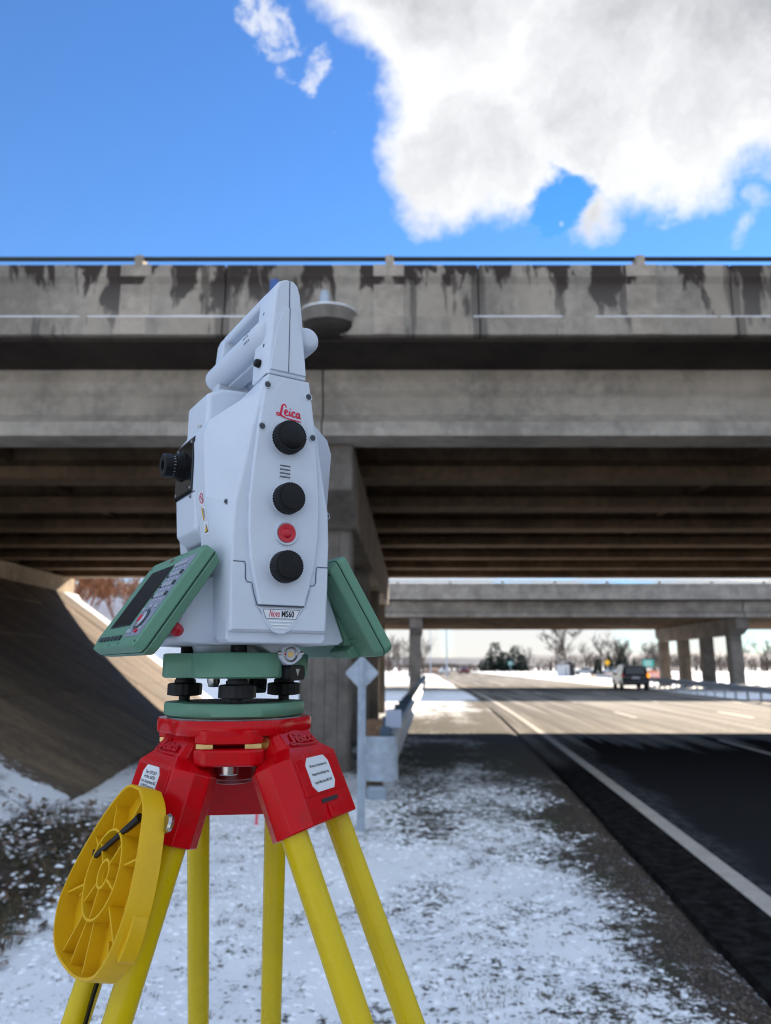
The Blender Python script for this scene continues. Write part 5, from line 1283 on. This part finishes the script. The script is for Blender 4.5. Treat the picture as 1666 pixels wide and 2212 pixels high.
# ------------------------------------------------------------------ grass and weeds near the camera
def blades(name, label, pts, mtl):
    mb = MB()
    for (x, y, n, h, sp, lean) in pts:
        z = ground_z(x, y) - .004
        for k in range(n):
            a = random.uniform(0, 6.283); r = random.random() * sp; bx, by = x + math.cos(a) * r, y + math.sin(a) * r
            d = Vector((math.cos(a), math.sin(a), 0)) * lean * random.uniform(.3, 1.2) + Vector((random.uniform(-.3, .3), random.uniform(-.3, .3), 0)); hh = h * random.uniform(.4, 1.15); w = random.uniform(.0016, .0034)
            q = Vector((-math.sin(a), math.cos(a), 0)) * w; p = Vector((bx, by, z)); m = p + d * hh * .4 + Vector((0, 0, hh * .6)); e = p + d * hh + Vector((0, 0, hh * .8))
            mb.add([p - q, p + q, m + q * .7, m - q * .7, e], [(0, 1, 2, 3), (3, 2, 4)])
    o = stuff(mb.obj(name, mtl, smooth=0, recalc=False)); tag(o, label, 'grass')
def grass_mat():
    m, w, b = principled('dead_grass')
    co = w.new('ShaderNodeTexCoord').outputs['Object']
    c = w.mix(w.step(w.noise(co, 9, 4), .35, .65), (.045, .032, .02), (.17, .12, .065)); c = w.mix(w.step(w.noise(co, 3, 3), .56, .68), c, (.04, .05, .022))
    w.put(b.inputs['Base Color'], c); w.put(b.inputs['Roughness'], .8); return m
GRASS = grass_mat()
pts = []
rnd = random.Random(9)
while len(pts) < 9000:
    y = 1.8 + 8.6 * rnd.random() ** 1.3; x = rnd.uniform(-4.2, EDGE(y) - .62)
    c = snow_cover(x, y); v = mnoise.noise((x * 2.6, y * 2.6, 11)) * .6 + mnoise.noise((x * 8, y * 8, 2)) * .4
    if v > (c - .52) * 1.05: pts.append((x, y, rnd.randint(2, 5), rnd.uniform(.010, .038), .035, .9))
blades('dead_grass', 'short dead grass and stubble poking through the snow on the verge', pts, GRASS)
pts = []
while len(pts) < 2300:
    y = rnd.uniform(4.2, 9.0); x = rnd.uniform(-5.6, -2.15)
    if mnoise.noise((x * 1.6, y * 1.6, 4)) > -.12 + .5 * max(0, x + 2.6): pts.append((x, y, rnd.randint(4, 8), rnd.uniform(.06, .20), .06, .7))
blades('tall_weeds', 'dark frosted weeds in the ditch at the lower left', pts, GRASS)
def litter():
    mb = MB()
    for k in range(3600):
        y = rnd.uniform(4.2, 9.0); x = rnd.uniform(-5.4, -2.1)
        if mnoise.noise((x * 1.8, y * 1.8, 14)) < -.05: continue
        z = ground_z(x, y) + rnd.uniform(.0, .13); s = rnd.uniform(.02, .07); a = Vector((rnd.uniform(-1, 1), rnd.uniform(-1, 1), rnd.uniform(-.4, .4))).normalized(); b = a.cross(Vector((rnd.uniform(-.4, .4), rnd.uniform(-.4, .4), 1))).normalized(); c = Vector((x, y, z))
        mb.add([c - a * s, c + b * s * .5, c + a * s, c - b * s * .5], [(0, 1, 2, 3)])
    o = stuff(mb.obj('leaf_litter', mat('frosted_leaves', (.12, .075, .045), .8, var=.7, vscale=6, grime=((.85, .88, .92), 9, .95)), smooth=0, recalc=False)); tag(o, 'brown leaves dusted with snow among the weeds at the lower left', 'leaves')
litter()

# crumbs of melting snow that give the patchy verge its relief
def crumbs():
    mb = MB(); q = random.Random(29); n = 0
    while n < 7500:
        y = 1.9 + 8.5 * q.random() ** 1.35; x = q.uniform(-2.6, EDGE(y) - .65)
        c = snow_cover(x, y)
        if not (.36 < c < .80) or mnoise.noise((x * 3, y * 3, 51)) < -.15: continue
        s = q.uniform(.004, .015) * (1 + .09 * y); z = ground_z(x, y) - .002; k = 6; a0 = q.uniform(0, 1)
        low = []; top = []
        for i in range(k):
            a = a0 + i * 6.283 / k; r = s * q.uniform(.7, 1.3); low.append((x + math.cos(a) * r * 1.3, y + math.sin(a) * r, z - .004)); top.append((x + math.cos(a) * r * .7, y + math.sin(a) * r * .55, z + s * q.uniform(.25, .5)))
        mb.loft([low, top], False, True); n += 1
    o = stuff(mb.obj('snow_crumbs', SNOW, smooth=50)); tag(o, 'lumpy thin snow melting between the grass on the verge', 'snow')
crumbs()
# rounded clumps of snow caught on the weeds
def clumps():
    mb = MB(); q = random.Random(23)
    base = [(math.cos(t) * (1 if k else .0), math.sin(t) * (1 if k else .0), 0) for k in (1,) for t in [i * math.pi / 3 for i in range(6)]]
    for k in range(1500):
        y = q.uniform(4.2, 9.2); x = q.uniform(-5.6, -2.1)
        if mnoise.noise((x * 2.2, y * 2.2, 31)) < -.02: continue
        s = q.uniform(.008, .030); z = ground_z(x, y) + q.uniform(.0, .11)
        top = [(x + c * s * .6 * q.uniform(.7, 1.2), y + d * s * .6, z + s * .45) for c, d, _ in base]; mid = [(x + c * s * q.uniform(.75, 1.25), y + d * s * q.uniform(.75, 1.25), z + q.uniform(-.1, .1) * s) for c, d, _ in base]; low = [(x + c * s * .6, y + d * s * .6, z - s * .3) for c, d, _ in base]
        mb.loft([low, mid, top])
    o = stuff(mb.obj('snow_clumps', SNOW, smooth=60)); tag(o, 'small clumps of snow caught on the weeds at the lower left', 'snow')
clumps()
# pebbles along the gravel strip and stray bits of soil on the snow
def pebbles():
    mb = MB(); q = random.Random(17)
    base = [(1, 0, 0), (-.5, .85, 0), (-.5, -.85, 0), (.1, .1, .75), (.5, .8, .2), (.5, -.8, .2)]
    fs = [(0, 4, 3), (4, 1, 3), (1, 2, 3), (2, 5, 3), (5, 0, 3)]
    for k in range(9000):
        y = 2.2 + 9.5 * q.random() ** 1.4; e = abs(q.gauss(0, .24)); x = EDGE(y) - .61 - e
        if e > 1.2: continue
        s = q.uniform(.004, .011) * (1 if q.random() < .93 else 1.9); a = q.uniform(0, 6.28); c, d = math.cos(a) * s, math.sin(a) * s; z = ground_z(x, y) - s * .15
        mb.add([(x + p[0] * c - p[1] * d, y + p[0] * d + p[1] * c, z + p[2] * s) for p in base], fs)
    m, w, b = principled('pebble'); co = w.new('ShaderNodeTexCoord').outputs['Object']
    n = w.noise(co, 45, 2); w.put(b.inputs['Base Color'], w.mix(w.step(n, .35, .66), (.015, .012, .010), (.13, .10, .08))); w.put(b.inputs['Roughness'], .8)
    o = stuff(mb.obj('gravel', m, smooth=0, recalc=False)); tag(o, 'loose brown gravel between the snow and the road edge', 'gravel')
pebbles()
